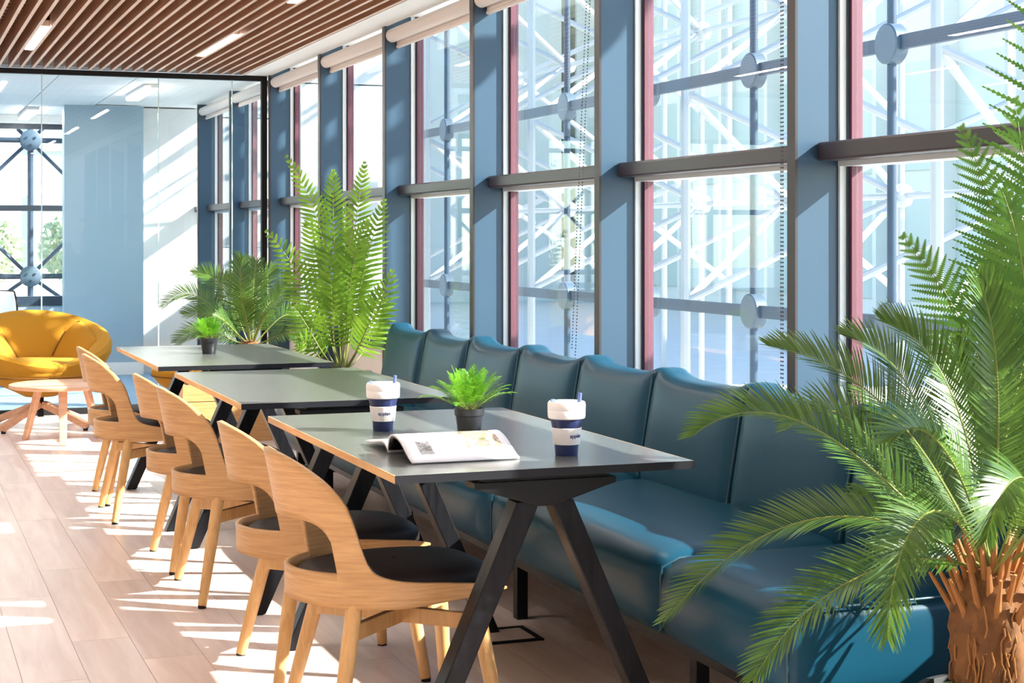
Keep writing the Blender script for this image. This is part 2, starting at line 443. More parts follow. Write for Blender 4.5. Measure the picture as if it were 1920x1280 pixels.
# ---- office beyond the partition
fl2 = MB().box(-4.5, 3.1, PART_Y, 18.6, -0.12, -0.002).build('floor_carpet', M['carpet'], None, smooth=False)
tag(fl2, 'blue-grey carpet floor behind the glass partition', kind='structure')
c2 = thing('ceiling_office', (0, 0, 2.575), 'white tiled ceiling behind the glass partition', None, kind='structure')
MB().box(-4.5, 3.0, PART_Y + 0.035, 18.6, 0.012, 0.12).build('ceiling_slab', M['white'], c2, smooth=False)
tl = MB().box(0.006, 0.594, 0.006, 0.594, -0.004, 0.012).mesh('ceiling_tile', M['tile'], False)
for i in range(10):
    for j in range(9):
        x, y = 1.84 - 0.6 * (i + 0) - 0.6, PART_Y + 0.06 + 0.6 * j
        if y + 0.6 < 18.2: link_mesh('ceiling_tile', tl, c2, (x, y, 0))
MB().box(1.846, 2.86, PART_Y + 0.05, 16.25, -0.004, 0.012).build('plaster_margin', M['white'], c2, smooth=False)
wb = thing('wall_back', (0, 16.6, 0), 'white end wall beside the office windows', None, kind='structure')
MB().box(2.30, 2.86, 0.0, 0.25, -0.02, 2.575).build('white_panel', M['white'], wb, smooth=False)
wg = thing('wall_pier', (0, 16.38, 0), 'grey-blue pier wall in the office', None, kind='structure')
MB().box(1.56, 2.299, 0.0, 0.2, 0.0, 2.57).build('pier', M['grey'], wg, smooth=False)  # one even grey-blue, next to the white panel
MB().box(1.56, 2.299, -0.012, -0.0005, 0.0, 0.12).build('skirting', M['white'], wg, smooth=False)
# far window of the office
wf = thing('window_13', (0, 18.2, 0), 'far office window with dark frames', None, kind='structure')
MB().box(-4.5, 2.4, -0.05, 0.1, -0.02, 0.60).build('spandrel', M['grey'], wf, smooth=False)
MB().box(-4.5, 2.4, -0.05, 0.1, 2.50, 2.6).build('lintel', M['white'], wf, smooth=False)
MB().box(-4.5, 2.4, -0.06, 0.06, 0.602, 0.70).build('sill', M['framed'], wf, smooth=False)
MB().box(-4.5, 2.4, -0.04, 0.04, 1.59, 1.65).build('mid_rail', M['framed'], wf, smooth=False)
MB().box(-4.5, 2.4, -0.03, 0.03, 2.445, 2.498).build('head_frame', M['framed'], wf, smooth=False)
for x in (-3.4, -1.8, -0.2):
    MB().box(x - 0.03, x + 0.03, -0.035, 0.035, 0.70, 2.445).build('mullion', M['framed'], wf, smooth=False)
for a, b in ((-4.5, -3.43), (-3.37, -1.83), (-1.77, -0.23), (-0.17, 2.4)):
    MB().box(a, b, -0.004, 0.004, 0.702, 1.588).build('pane', M['glass'], wf, smooth=False)
    MB().box(a, b, -0.004, 0.004, 1.652, 2.444).build('pane', M['glass'], wf, smooth=False)

wl = MB().box(-4.6, -4.501, -3, 18.6, -0.02, 3.0).build('wall_left', M['white'], None, smooth=False)
tag(wl, 'plain white wall on the far side of the room', kind='structure')
wr = MB().box(-4.5, 3.1, -3.1, -3.001, -0.02, 3.0).build('wall_rear', M['white'], None, smooth=False)
tag(wr, 'plain white wall at the rear of the dining room', kind='structure')

# ---- linear ceiling lamps (they light the room)
def lamp(x, y, z, ln, label, group, w=0.075):
    t = thing('ceiling_lamp', (x, y, z), label, 'ceiling lamp', group)
    b = MB()
    b.box(-w / 2 - 0.006, w / 2 + 0.006, -ln / 2 - 0.006, ln / 2 + 0.006, 0.012, 0.05)
    b.build('housing', M['lampbody'], t, smooth=False, bevel=0.002)
    MB().box(-w / 2, w / 2, -ln / 2, ln / 2, 0.0, 0.0115).build('diffuser', M['lamp'], t, smooth=False)
for r_, kx in ((1, 6.5), (2, 20.5), (3, 34.5), (4, 48.5), (5, 62.5)):
    x = 2.545 - 0.0815 * kx
    for y in (11.0, 8.2, 5.4, 2.6):
        lamp(x, y, CEIL + 0.003, 1.22, 'slim ceiling lamp, %s row from the windows, %s from the glass partition' % (
            {1: 'first', 2: 'second', 3: 'third', 4: 'fourth', 5: 'fifth'}[r_], {11.0: 'first', 8.2: 'second', 5.4: 'third', 2.6: 'fourth'}[y]), 'linear lamps in the slat ceiling', 0.046)
for x, y, lb in ((2.02, 14.5, 'slim office ceiling lamp nearest the blinds behind the glass partition'), (0.5, 14.5, 'slim office ceiling lamp above the white swivel chair'), (-1.0, 14.5, 'slim office ceiling lamp farthest from the blinds, near the glass partition'), (1.3, 17.3, 'slim office ceiling lamp beyond the pier wall, close to the far window'), (-0.4, 17.0, 'slim office ceiling lamp along the far window, away from the pier')):
    lamp(x, y, 2.575 - 0.052, 1.2, lb, 'linear lamps in the office', 0.1)

# ---- roller blinds
def blind(n, label, group, chain=False, lean=0.0, gap=0.012):
    t = thing('roller_blind', (2.80, colY(n), 2.40), label, 'roller blind', group)
    a, b = 0.058, BAY - 0.004
    if n == 7: b = 0.66
    MB().tube([(-0.01, a, 0.105), (-0.01, b, 0.105)], 0.040, 16).build('fabric_roll', M['blind'], t)
    MB().box(0.018, 0.030, a, b, 0.050, 0.105).build('drop_fabric', M['blind'], t, smooth=False)
    MB().tube([(0.024, a, 0.042), (0.024, b, 0.042)], 0.011, 10).build('bottom_bar', M['blind'], t)
    MB().box(-0.056, 0.036, 0.051, 0.0565, 0.05, 0.16).build('bracket', M['bracket'], t, smooth=False, bevel=0.002)
    if chain:
        for off, zb in ((0.0, -1.60), (gap, -1.56)):
            c = MB(); z = 0.06
            while z > zb:
                y = 0.078 + off
                c.lathe([(0, -0.0042), (0.0036, 0), (0, 0.0042)], 5, (-0.055 - lean * (0.06 - z), y, z))
                z -= 0.0135
            c.build('bead_chain', M['chain'], t, kind='stuff')
        MB().box(-0.075, -0.045, 0.0585, 0.105, 0.062, 0.13).build('chain_drive', M['bracket'], t, smooth=False, bevel=0.004)
blind(-1, 'white roller blind above the bay behind the foreground palm', 'blinds above the bench windows')
blind(0, 'white roller blind with straight bead chain, above the bay next to the foreground palm', 'blinds above the bench windows', True)
blind(1, 'white roller blind with slanting double bead chain dropping behind the bench', 'blinds above the bench windows', True, 0.045, 0.04)
for n, w_ in ((2, 'third'), (3, 'second'), (4, 'first')): blind(n, 'white roller blind rolled up, %s along the bench side from the black partition post' % w_, 'blinds above the bench windows')
for n, w_ in ((5, 'first'), (6, 'second')): blind(n, 'white roller blind rolled up behind the glass, %s past the black post' % w_, 'blinds in the office')

# ------------------------------------------------------------------ dining tables
TW, TL, TH = 0.80, 1.445, 0.74
def table(x, y, label):
    t = thing('dining_table', (x + TW / 2, y + TL / 2, 0), label, 'table', 'row of dining tables')
    hw, hl = TW / 2, TL / 2
    MB().box(-hw + 0.003, hw - 0.003, -hl, hl, TH - 0.021, TH).build('tabletop', M['tabletop'], t, smooth=False, bevel=0.0012)
    for s in (-1, 1):
        MB().box(min(s * hw, s * (hw - 0.0029)), max(s * hw, s * (hw - 0.0029)), -hl + 0.001, hl - 0.001, TH - 0.0205, TH - 0.0008).build('edge_band', M['tanedge'], t, smooth=False)  # tan grain on the long edges only, ends stay dark
    for e in (-1, 1):
        MB().box(-hw, hw, min(e * hl, e * (hl + 0.0018)), max(e * hl, e * (hl + 0.0018)), TH - 0.0208, TH - 0.0004).build('edge_band', M['tabledge'], t, smooth=False)
        ye = e * (hl - 0.058)
        poly = [(-0.19, TH - 0.032), (0.19, TH - 0.032), (0.19, TH - 0.048), (0.16, TH - 0.056), (0.02, TH - 0.098), (-0.02, TH - 0.098), (-0.16, TH - 0.056), (-0.19, TH - 0.048)]
        MB().box(-0.165, 0.165, ye - 0.03, ye + 0.03, TH - 0.0318, TH - 0.0212).build('spacer', M['steel'], t, smooth=False)
        MB().prism(poly, 'y', ye - 0.038, ye + 0.038).build('bracket_plate', M['steel'], t, smooth=False, bevel=0.002)
        for s in (-1, 1):
            lg = MB()
            top, bot = Vector((s * 0.045, ye, TH - 0.085)), Vector((s * 0.335, ye - e * 0.0, 0.0))
            w = 0.062
            d = 0.033
            lg.v += [(top.x - w / 2, ye - d, top.z), (top.x + w / 2, ye - d, top.z), (top.x + w / 2, ye + d, top.z), (top.x - w / 2, ye + d, top.z)]
            w2 = 0.052
            lg.v += [(bot.x - w2 / 2, ye - d, 0.003), (bot.x + w2 / 2, ye - d, 0.003), (bot.x + w2 / 2, ye + d, 0.003), (bot.x - w2 / 2, ye + d, 0.003)]
            for q in ((3, 2, 1, 0), (4, 5, 6, 7), (0, 1, 5, 4), (1, 2, 6, 5), (2, 3, 7, 6), (3, 0, 4, 7)): lg.face(q)
            lo = lg.build('leg', M['tableleg'], t, smooth=False, bevel=0.003, merge=True)
            MB().box(bot.x - 0.02, bot.x + 0.02, ye - 0.025, ye + 0.025, 0, 0.003).build('foot_pad', M['steel'], lo, smooth=False)
    MB().box(-0.03, 0.03, -hl + 0.14, hl - 0.14, TH - 0.075, TH - 0.0212).build('beam', M['steel'], t, smooth=False, bevel=0.002)
    return t
TA = table(1.143, 3.889, 'dark dining table with the open magazine and two cups on it')
TB = table(1.140, 5.752, 'bare dark dining table between the magazine table and the fern table')
TC = table(1.122, 7.536, 'dark dining table with only a small potted fern on it')

# ------------------------------------------------------------------ bentwood chairs
def smooth_table(tab, x):
    n = len(tab)
    for i in range(n - 1):
        (x0, y0), (x1, y1) = tab[i], tab[i + 1]
        if x <= x1 or i == n - 2:
            k = max(0, min(1, (x - x0) / (x1 - x0)))
            m0 = (y1 - tab[i - 1][1]) / (x1 - tab[i - 1][0]) if i > 0 else 0.0
            m1 = (tab[i + 2][1] - y0) / (tab[i + 2][0] - x0) if i < n - 2 else (y1 - y0) / (x1 - x0)
            h = x1 - x0
            return (2 * k ** 3 - 3 * k * k + 1) * y0 + (k ** 3 - 2 * k * k + k) * h * m0 + (3 * k * k - 2 * k ** 3) * y1 + (k ** 3 - k * k) * h * m1
RAD, RA, RB = 0.236, 0.285, 0.222
def plan(s):
    q = RAD * math.pi / 2
    a = abs(s); sg = 1 if s >= 0 else -1
    if a <= q:
        f = a / RAD
        return (-RA * math.cos(f), sg * RB * math.sin(f), math.cos(f), -math.cos(f), sg * math.sin(f))
    e = a - q
    return (e * 1.05, sg * (RB - 0.08 * e * e / 0.25), 0.0, 0.0, sg * 1.0)
TOPT = [(0, .766), (.06, .760), (.12, .737), (.177, .694), (.21, .652), (.228, .617), (.243, .558), (.257, .500), (.272, .466), (.30, .447), (.36, .433), (.45, .425), (.56, .413), (.605, .403)]
BOTT = [(0, .378), (.2, .370), (.32, .367), (.45, .378), (.56, .391), (.605, .397)]
HOLE = 0.195
def make_chair():
    t = thing('dining_chair', (0, 0, 0), '', 'chair', 'oak dining chairs along the tables')
    S = sorted(set([round(-0.605 + 1.21 * i / 124, 5) for i in range(125)] + [-HOLE, HOLE]))
    def pt(s, z):
        x, y, rear, nx, ny = plan(s)
        lean = max(0, z - 0.44) * 0.11 * rear + max(0, z - 0.44) ** 2 * 0.12 * rear
        flare = max(0, z - 0.45) * 0.03
        return (x + nx * (lean + flare), y + ny * (lean * 0.3 + flare), z)
    mb = MB()
    def strip(cols, zf0, zf1, rows):
        mb.grid([[pt(s, zf0(s) + (zf1(s) - zf0(s)) * j / rows) for s in cols] for j in range(rows + 1)])
    top = lambda s: smooth_table(TOPT, abs(s)); bot = lambda s: smooth_table(BOTT, abs(s))
    mid = lambda s: min(0.457, bot(s) + 0.6 * (top(s) - bot(s)))
    hole = lambda s: 0.457 + (0.594 - 0.457) * (max(0, 1 - (abs(s) / HOLE) ** 6)) ** 0.4
    strip(S, bot, mid, 4)
    strip([s for s in S if abs(s) <= HOLE], hole, top, 7)
    strip([s for s in S if s >= HOLE], mid, top, 7)
    strip([s for s in S if s <= -HOLE], mid, top, 7)
    mb.build('shell', M['oak'], t, merge=True, solid=0.014)
    # seat pad
    def outline(k, n=40):
        o = []
        for i in range(n):
            a = 2 * math.pi * i / n
            ca, sa = math.cos(a), math.sin(a)
            e = 2.6
            r = (abs(ca) ** e + abs(sa) ** e) ** (-1 / e)
            x = r * ca * (0.262 if ca > 0 else 0.262 * min(1, 0.86 + 0.14 * abs(ca))) + 0.0
            y = r * sa * (0.210 if ca > 0 else 0.206)
            if ca < 0:
                lim = (x / 0.270) ** 2 + (y / 0.208) ** 2
                if lim > 1: x /= lim ** 0.5; y /= lim ** 0.5
            o.append((x * k, y * k))
        return o
    rows = []
    for k, z in ((0.86, .390), (0.97, .395), (1.0, .406), (1.0, .421), (0.985, .436), (0.93, .446), (0.80, .453), (0.5, .456), (0.02, .457)):
        rows.append([(x, y, z - (0.012 if x > 0.2 else 0) * (x - 0.2) / 0.06) for x, y in outline(k)])
    sp = MB().grid(rows, closed=True)
    sp.face(list(range(40))[::-1])
    sp.build('seat', M['seat'], t)
    feet = [(-0.228, -0.262), (-0.228, 0.262), (0.225, -0.235), (0.225, 0.235)]
    for fx, fy in feet:
        tx, ty = (fx * 0.66 if fx < 0 else fx * 0.78), fy * 0.64
        lg = MB().tube([(fx, fy, 0.008), (fx + (tx - fx) * 0.5, fy + (ty - fy) * 0.5, 0.2), (tx, ty, 0.3895)], [0.0160, 0.0205, 0.0215], 14).build('leg', M['oakleg'], t)
        MB().tube([(fx, fy, 0.0), (fx, fy, 0.0085)], 0.0150, 12).build('glide', M['steel'], lg)
    for s in (-1, 1):
        MB().beam((-0.17, s * 0.185, 0.305), (0.19, -s * 0.165, 0.305), 0.020, 0.042).build('cross_brace', M['oakleg'], t, smooth=False, bevel=0.002)
    return t
chair0 = make_chair()
spots = [
    (1.268, 4.33, 'oak bentwood chair at the magazine table, at the end beside the foreground cycad palm'),
    (1.268, 4.99, 'oak bentwood chair at the magazine table, on the side next to the bare table'),
    (1.270, 6.225, 'oak bentwood chair at the bare table, on the side next to the magazine table'),
    (1.268, 6.86, 'oak bentwood chair at the bare table, on the side next to the fern table'),
    (1.200, 8.107, 'oak bentwood chair at the fern table, on the side next to the bare table'),
    (1.232, 8.655, 'oak bentwood chair at the fern table, on the side next to the round coffee table')]
for i, (x, y, lb) in enumerate(spots):
    o = chair0 if i == 0 else copy_tree(chair0)
    o.location = (x, y, 0); o['label'] = lb

# ------------------------------------------------------------------ banquette bench
BX0, BX1, BY0 = 1.925, 2.62, 3.40
PITCH = 0.675
bn = thing('banquette_bench', ((BX0 + BX1) / 2, BY0 + 4 * PITCH, 0), 'long teal leather bench with tall back cushions under the windows', 'bench')
bx0, bx1, by0 = BX0 - bn.location.x, BX1 - bn.location.x, -4 * PITCH
def cushion(x0, x1, y0, y1, z0, z1, nx, ny, nz, r, bulge):
    # soft box: rounded superellipsoid-like shell with seams pinched at its ends
    mb = MB()
    cx, cy, cz = (x0 + x1) / 2, (y0 + y1) / 2, (z0 + z1) / 2
    hx, hy, hz = (x1 - x0) / 2, (y1 - y0) / 2, (z1 - z0) / 2
    def shape(a, b, c):
        # a,b,c in -1..1 on cube; round edges by radius r, bulge faces
        p = Vector((a * hx, b * hy, c * hz))
        q = Vector((max(-hx + r, min(hx - r, p.x)), max(-hy + r * 0.4, min(hy - r * 0.4, p.y)), max(-hz + r, min(hz - r, p.z))))
        d = p - q
        if d.length > 1e-9:
            d2 = Vector((d.x / r, d.y / (r * 0.4), d.z / r)); m = max(abs(d2.x), abs(d2.y), abs(d2.z))
            d2 = d2.normalized() * m
            p = q + Vector((d2.x * r, d2.y * r * 0.4, d2.z * r))
        return bulge(p, a, b, c) + Vector((cx, cy, cz))
    def face(fn, n1, n2):
        e = lambda i, n: math.sin((i / n * 2 - 1) * math.pi / 2) * 0.45 + (i / n * 2 - 1) * 0.55
        mb.grid([[shape(*fn(e(i, n1), e(j, n2))) for i in range(n1 + 1)] for j in range(n2 + 1)])
    face(lambda i, j: (i, j, 1), nx, ny); face(lambda i, j: (i, j, -1), nx, ny)
    face(lambda i, j: (1, i, j), ny, nz); face(lambda i, j: (-1, i, j), ny, nz)
    face(lambda i, j: (i, 1, j), nx, nz); face(lambda i, j: (i, -1, j), nx, nz)
    return mb
def seat_bulge(p, a, b, c):
    k = (1 - b ** 8) * (1 - a ** 4)
    if c > 0: p.z += 0.012 * c * k - 0.010 * abs(b) ** 10 * (1 if a < 0.5 else 0.3)
    if a < 0: p.x += -0.020 * -a * (1 - b ** 6) * (1 - c * c) + 0.012 * abs(b) ** 12
    return p
def back_bulge(p, a, b, c):
    k = (1 - b ** 6) * (1 - c ** 4)
    p.x += (-0.020 if a < 0 else 0.008) * abs(a) * k
    if c > 0: p.z += (-0.042 * (1 - abs(b) ** 4)) * c
    p.x += (p.z + 0.2) * 0.17
    p.y *= 1 - 0.012 * c * c * 0
    return p
seats = [(0, 1), (1, 3), (3, 5), (5, 7), (7, 8)]
for a, b in seats:
    ya, yb = by0 + a * PITCH, by0 + b * PITCH
    s_ = cushion(bx0, bx1 - 0.02, ya + 0.001, yb - 0.001, 0.235, 0.462, 14, 18 if b - a > 1 else 10, 8, 0.062, seat_bulge).build('seat_cushion', M['teal'], bn, merge=True)
    MB().tube([(bx0 + 0.45, ya + 0.004, 0.456), (bx0 + 0.07, ya + 0.004, 0.452), (bx0 + 0.018, ya + 0.004, 0.43), (bx0 + 0.014, ya + 0.004, 0.40), (bx0 + 0.014, ya + 0.004, 0.27)], 0.0035, 6).build('piping', M['teald'], s_)
for i in range(8):
    ya = by0 + i * PITCH
    b_ = cushion(bx1 - 0.135, bx1 - 0.005, ya + 0.001, ya + PITCH - 0.001, 0.43, 0.862, 8, 14, 14, 0.042, back_bulge).build('back_cushion', M['teal'], bn, merge=True)
    zs = [0.47 + 0.36 * k / 6 for k in range(7)]
    MB().tube([(bx1 - 0.137 + (z - 0.44) * 0.17, ya + 0.0005, z) for z in zs], 0.004, 6).build('piping', M['teald'], b_)
MB().box(bx0 + 0.06, bx1 - 0.02, by0 + 0.02, -by0 - 0.02, 0.205, 0.236).build('base_frame', M['steel'], bn, smooth=False)
MB().box(bx1 + 0.07, bx1 + 0.085, by0 + 0.02, -by0 - 0.02, 0.25, 0.80).build('back_board', M['teald'], bn, smooth=False)
MB().box(bx1 - 0.05, bx1 + 0.07, by0 + 0.03, -by0 - 0.03, 0.24, 0.43).build('back_support', M['steel'], bn, smooth=False)
for yy in (by0 + 0.66, by0 + 3 * PITCH, by0 + 5 * PITCH, by0 + 7 * PITCH, -by0 - 0.08):
    for xx in (bx0 + 0.12, bx1 - 0.06):
        MB().box(xx - 0.02, xx + 0.02, yy - 0.02, yy + 0.02, 0, 0.204).build('leg', M['steel'], bn, smooth=False, bevel=0.002)

# ------------------------------------------------------------------ yellow armchair, ottoman, coffee table
def swivel_base(t, r, ztop, zh, n=4, a0=0.3):
    MB().tube([(0, 0, 0.08), (0, 0, ztop)], 0.022, 12).build('column', M['steel'], t)
    for i in range(n):
        a = a0 + 2 * math.pi * i / n
        ca, sa = math.cos(a), math.sin(a)
        MB().beam((0.025 * ca, 0.025 * sa, zh), (r * ca, r * sa, 0.034), 0.055, 0.045, w1=0.045, h1=0.045).build('base_arm', M['pale_oak'], t, smooth=False, bevel=0.006)
        MB().tube([(r * 0.95 * ca, r * 0.95 * sa, 0.0), (r * 0.95 * ca, r * 0.95 * sa, 0.02)], 0.016, 10).build('glide', M['steel'], t)
ac = thing('swivel_armchair', (0.985, 12.0, 0), 'mustard yellow wool bowl armchair on a wooden star base', 'armchair', rz=R(8))
N = 48
def rim(a):      # a = 0 front (-Y), pi = back
    k = (1 - math.cos(a)) / 2
    return 0.455 + 0.325 * (k ** 0.75)
def rad(a, z):
    k = (1 - math.cos(a)) / 2
    return 1
rows = []
prof = [(0.05, 0.0), (0.10, 0.02), (0.20, 0.24), (0.31, 0.46), (0.41, 0.66), (0.455, 0.82), (0.462, 0.93), (0.445, 1.0), (0.40, 1.025), (0.35, 0.985), (0.315, 0.90), (0.285, 0.76), (0.25, 0.62), (0.14, 0.56), (0.02, 0.55)]
for r, h in prof:
    row = []
    for i in range(N):
        a = 2 * math.pi * i / N
        z0 = 0.215
        zr = rim(a)
        # lower body identical all round, upper wall rises to the rim
        z = z0 + (zr - z0) * h if h > 0.46 else z0 + (0.455 - z0) * h * 1.0
        if h > 0.46:
            zz = 0.455 - z0
            z = z0 + zz * 0.46 + (zr - z0 - zz * 0.46) * (h - 0.46) / 0.54
        rr = r * (1.0 + 0.05 * abs(math.sin(a)) ** 2)
        # 0 = front(-Y)
        row.append((rr * math.sin(a), -rr * math.cos(a) * 0.92, z))
    rows.append(row)
MB().grid(rows, closed=True).build('shell', M['yellow'], ac)
# inner back pads with a crease between each
LEV = ((0.37, 0.99), (0.36, 0.93), (0.335, 0.80), (0.305, 0.62), (0.27, 0.42), (0.235, 0.24), (0.22, 0.12))
crease = lambda v: R(58 - 30 * (v / 6) ** 0.8)          # the two back creases close in towards the seat
def pad(ea, eb, name):
    rows = []
    for v, (rr, zz) in enumerate(LEV):
        row = []
        for i in range(15):
            u = i / 14; a = ea(v) + (eb(v) - ea(v)) * u
            puff = 0.040 * min(1, 4.5 * u * (1 - u)) ** 0.7 * math.sin(math.pi * (v + 0.8) / 7.6) ** 0.6
            z = 0.40 + (rim(a) - 0.40) * zz
            r = (rr - puff) * 1.03
            row.append((r * math.sin(a), -r * math.cos(a) * 0.92, z))
        rows.append(row)
    return MB().grid(rows).build(name, M['yellow'], ac, solid=0.012)
pad(lambda v: math.pi - crease(v), lambda v: math.pi + crease(v), 'back_pad')
pad(lambda v: R(70), lambda v: math.pi - crease(v), 'side_pad')
pad(lambda v: math.pi + crease(v), lambda v: R(290), 'side_pad')
for sg in (-1, 1):
    ps = []
    for v, (rr, zz) in enumerate(LEV[:6]):
        a = math.pi + sg * crease(v); r = rr * 1.03 - 0.008
        ps.append((r * math.sin(a), -r * math.cos(a) * 0.92, 0.40 + (rim(a) - 0.40) * zz))
    MB().tube(ps, 0.0065, 8).build('seam', M['yseam'], ac)
rows = []
for k, z in ((0.90, 0.365), (1.0, 0.385), (1.03, 0.42), (1.0, 0.455), (0.9, 0.475), (0.6, 0.482), (0.02, 0.48)):
    rows.append([(0.36 * k * math.sin(2 * math.pi * i / 40), -0.345 * k * math.cos(2 * math.pi * i / 40) - 0.062, z) for i in range(40)])
MB().grid(rows, closed=True).build('seat_cushion', M['yellow'], ac)
MB().tube([(0.405 * math.sin(a), -0.375 * math.cos(a) - 0.05, 0.372) for a in [R(-85 + 170 * i / 30) for i in range(31)]], 0.0055, 6).build('piping', M['yseam'], ac)
swivel_base(ac, 0.40, 0.225, 0.165, 4, R(38))
ot = thing('ottoman', (2.03, 11.66, 0), 'low mustard yellow wool ottoman behind the fern table', 'ottoman')
MB().lathe([(0.06, 0.2), (0.16, 0.23), (0.29, 0.31), (0.335, 0.37), (0.335, 0.405), (0.30, 0.435), (0.18, 0.448), (0, 0.45)], 40).build('cushion', M['yellow'], ot)
MB().tube([(0.337 * math.cos(R(9 * i)), 0.337 * math.sin(R(9 * i)), 0.365) for i in range(41)], 0.005, 6).build('piping', M['yseam'], ot)
swivel_base(ot, 0.28, 0.205, 0.15, 4, R(20))
ct = thing('coffee_table', (1.055, 11.18, 0), 'low round pale oak coffee table in front of the yellow armchair', 'coffee table')
MB().lathe([(0, 0.346), (0.318, 0.346), (0.335, 0.352), (0.338, 0.362), (0.335, 0.371), (0.33, 0.373), (0, 0.373)], 56).build('tabletop', M['pale_oak'], ct)
for a in (R(-95), R(145), R(25)):
    ca, sa = math.cos(a), math.sin(a)
    MB().beam((0.17 * ca, 0.17 * sa, 0.346), (0.27 * ca, 0.27 * sa, 0.0), 0.058, 0.034, up=(ca, sa, 0), w1=0.044, h1=0.03).build('leg', M['pale_oak'], ct, smooth=False, bevel=0.005)
oc = thing('office_chair', (0.83, 15.45, 0), 'white shell office swivel chair with dark rim behind the glass', 'office chair', rz=R(-20))
rows = []
for j in range(9):
    z = 0.46 + 0.37 * j / 8
    w_ = 0.21 - 0.05 * (j / 8) ** 3
    rows.append([(w_ * math.sin(a), 0.20 - 0.07 * (1 - math.cos(a)) * 1.5 + 0.08 * (j / 8) ** 1.5, z) for a in [R(-75 + 150 * i / 14) for i in range(15)]])
MB().grid(rows).build('backrest', M['chairwhite'], oc, solid=0.02)
MB().tube([tuple(Vector(p) + Vector((0, 0.012, 0))) for p in [r[0] for r in rows] + rows[-1] + [r[-1] for r in rows[::-1]]], 0.013, 8).build('rim', M['black'], oc)
MB().lathe([(0.05, 0.42), (0.22, 0.43), (0.235, 0.45), (0.22, 0.475), (0, 0.48)], 28).build('seat', M['chairwhite'], oc)
MB().tube([(0, 0, 0.06), (0, 0, 0.43)], 0.028, 12).build('column', M['steel'], oc)
for i in range(5):
    a = 2 * math.pi * i / 5
    b_ = MB().beam((0.02 * math.cos(a), 0.02 * math.sin(a), 0.09), (0.29 * math.cos(a), 0.29 * math.sin(a), 0.07), 0.04, 0.03).build('base_arm', M['steel'], oc, smooth=False)
    MB().tube([(0.29 * math.cos(a) - 0.02 * math.sin(a), 0.29 * math.sin(a) + 0.02 * math.cos(a), 0.028), (0.29 * math.cos(a) + 0.02 * math.sin(a), 0.29 * math.sin(a) - 0.02 * math.cos(a), 0.028)], 0.028, 12).build('castor', M['black'], b_)

# ---- floor outlet box
fb = thing('floor_box', (1.905, 5.20, 0), 'square floor outlet lid with black frame under the magazine table', 'floor box')
f = MB(); e, g = 0.10, 0.082
f.box(-e, e, -e, -g, 0.0005, 0.006); f.box(-e, e, g, e, 0.0005, 0.006); f.box(-e, -g, -g, g, 0.0005, 0.006); f.box(g, e, -g, g, 0.0005, 0.006)
f.build('frame', M['steel'], fb, smooth=False)
MB().box(-g + 0.001, g - 0.001, -g + 0.001, g - 0.001, 0.0005, 0.004).build('lid', M['plank'], fb, smooth=False)

# ------------------------------------------------------------------ things on the tables
def lettering(text, size, radius, zc, ang, taper, parent):
    cu = bpy.data.curves.new('lettering', 'FONT'); cu.body = text; cu.size = size; cu.align_x = 'CENTER'; cu.align_y = 'CENTER'
    cu.extrude = 0.0003; cu.offset = size * 0.015
    tmp = bpy.data.objects.new('lettering_tmp', cu); col.objects.link(tmp)
    dg = bpy.context.evaluated_depsgraph_get(); dg.update()
    me = bpy.data.meshes.new_from_object(tmp.evaluated_get(dg))
    bpy.data.objects.remove(tmp); me.name = 'lettering'
    import bmesh
    bm = bmesh.new(); bm.from_mesh(me)
    bmesh.ops.subdivide_edges(bm, edges=[e for e in bm.edges if e.calc_length() > size * 0.25], cuts=2)
    for v in bm.verts:
        z = zc + v.co.y; r = radius + taper * (v.co.y) + 0.0007 + v.co.z
        a = ang + v.co.x / radius
        v.co = Vector((r * math.cos(a), r * math.sin(a), z))
    bm.to_mesh(me); bm.free()
    me.materials.clear(); me.materials.append(M['ink'])
    return link_mesh('lettering', me, parent)
def cup(x, y, ang, label):
    t = thing('travel_cup', (x, y, TH), label, 'cup', 'travel cups on the table')
    MB().lathe([(0.0, 0.0), (0.0285, 0.0), (0.0298, 0.002), (0.0318, 0.0325), (0.0, 0.0325)], 40).build('base', M['navy'], t)
    MB().lathe([(0.0345, 0.030), (0.0352, 0.031), (0.0395, 0.0715), (0.0400, 0.0728), (0.0392, 0.0738), (0.036, 0.0738)], 48).build('sleeve', M['cupwhite'], t)
    MB().lathe([(0.0, 0.0325), (0.034, 0.0328), (0.0375, 0.071), (0.0385, 0.075), (0.0435, 0.0985), (0.0, 0.0985)], 40).build('upper_body', M['navy'], t)
    ld = MB().lathe([(0.0, 0.097), (0.0455, 0.097), (0.0485, 0.099), (0.0495, 0.104), (0.0500, 0.1185), (0.0494, 0.1195), (0.0500, 0.1205), (0.0502, 0.134), (0.0490, 0.140), (0.0462, 0.1425), (0.043, 0.1418), (0.040, 0.1395), (0.0, 0.1390)], 48).build('lid', M['cupwhite'], t)
    MB().box(-0.006, 0.006, -0.004, 0.004, 0.1395, 0.1475).build('plug_tab', M['straw'], ld, smooth=False, bevel=0.0015).location = (-0.034, 0.012, 0)
    MB().tube([(0.028, -0.010, 0.10), (0.034, -0.012, 0.164)], 0.0052, 12).build('straw', M['straw'], t)
    lettering('appian', 0.0145, 0.0373, 0.0535, ang, 0.105, t)
    return t
va = -math.pi / 2 - 0.36 + 0.09      # towards the room
cup(1.377, 4.811, va + 0.10, 'white and navy travel cup with straw, standing behind the magazine')
cup(1.675, 4.10, va + 0.62, 'white and navy travel cup with straw, standing at the bench side of the table')

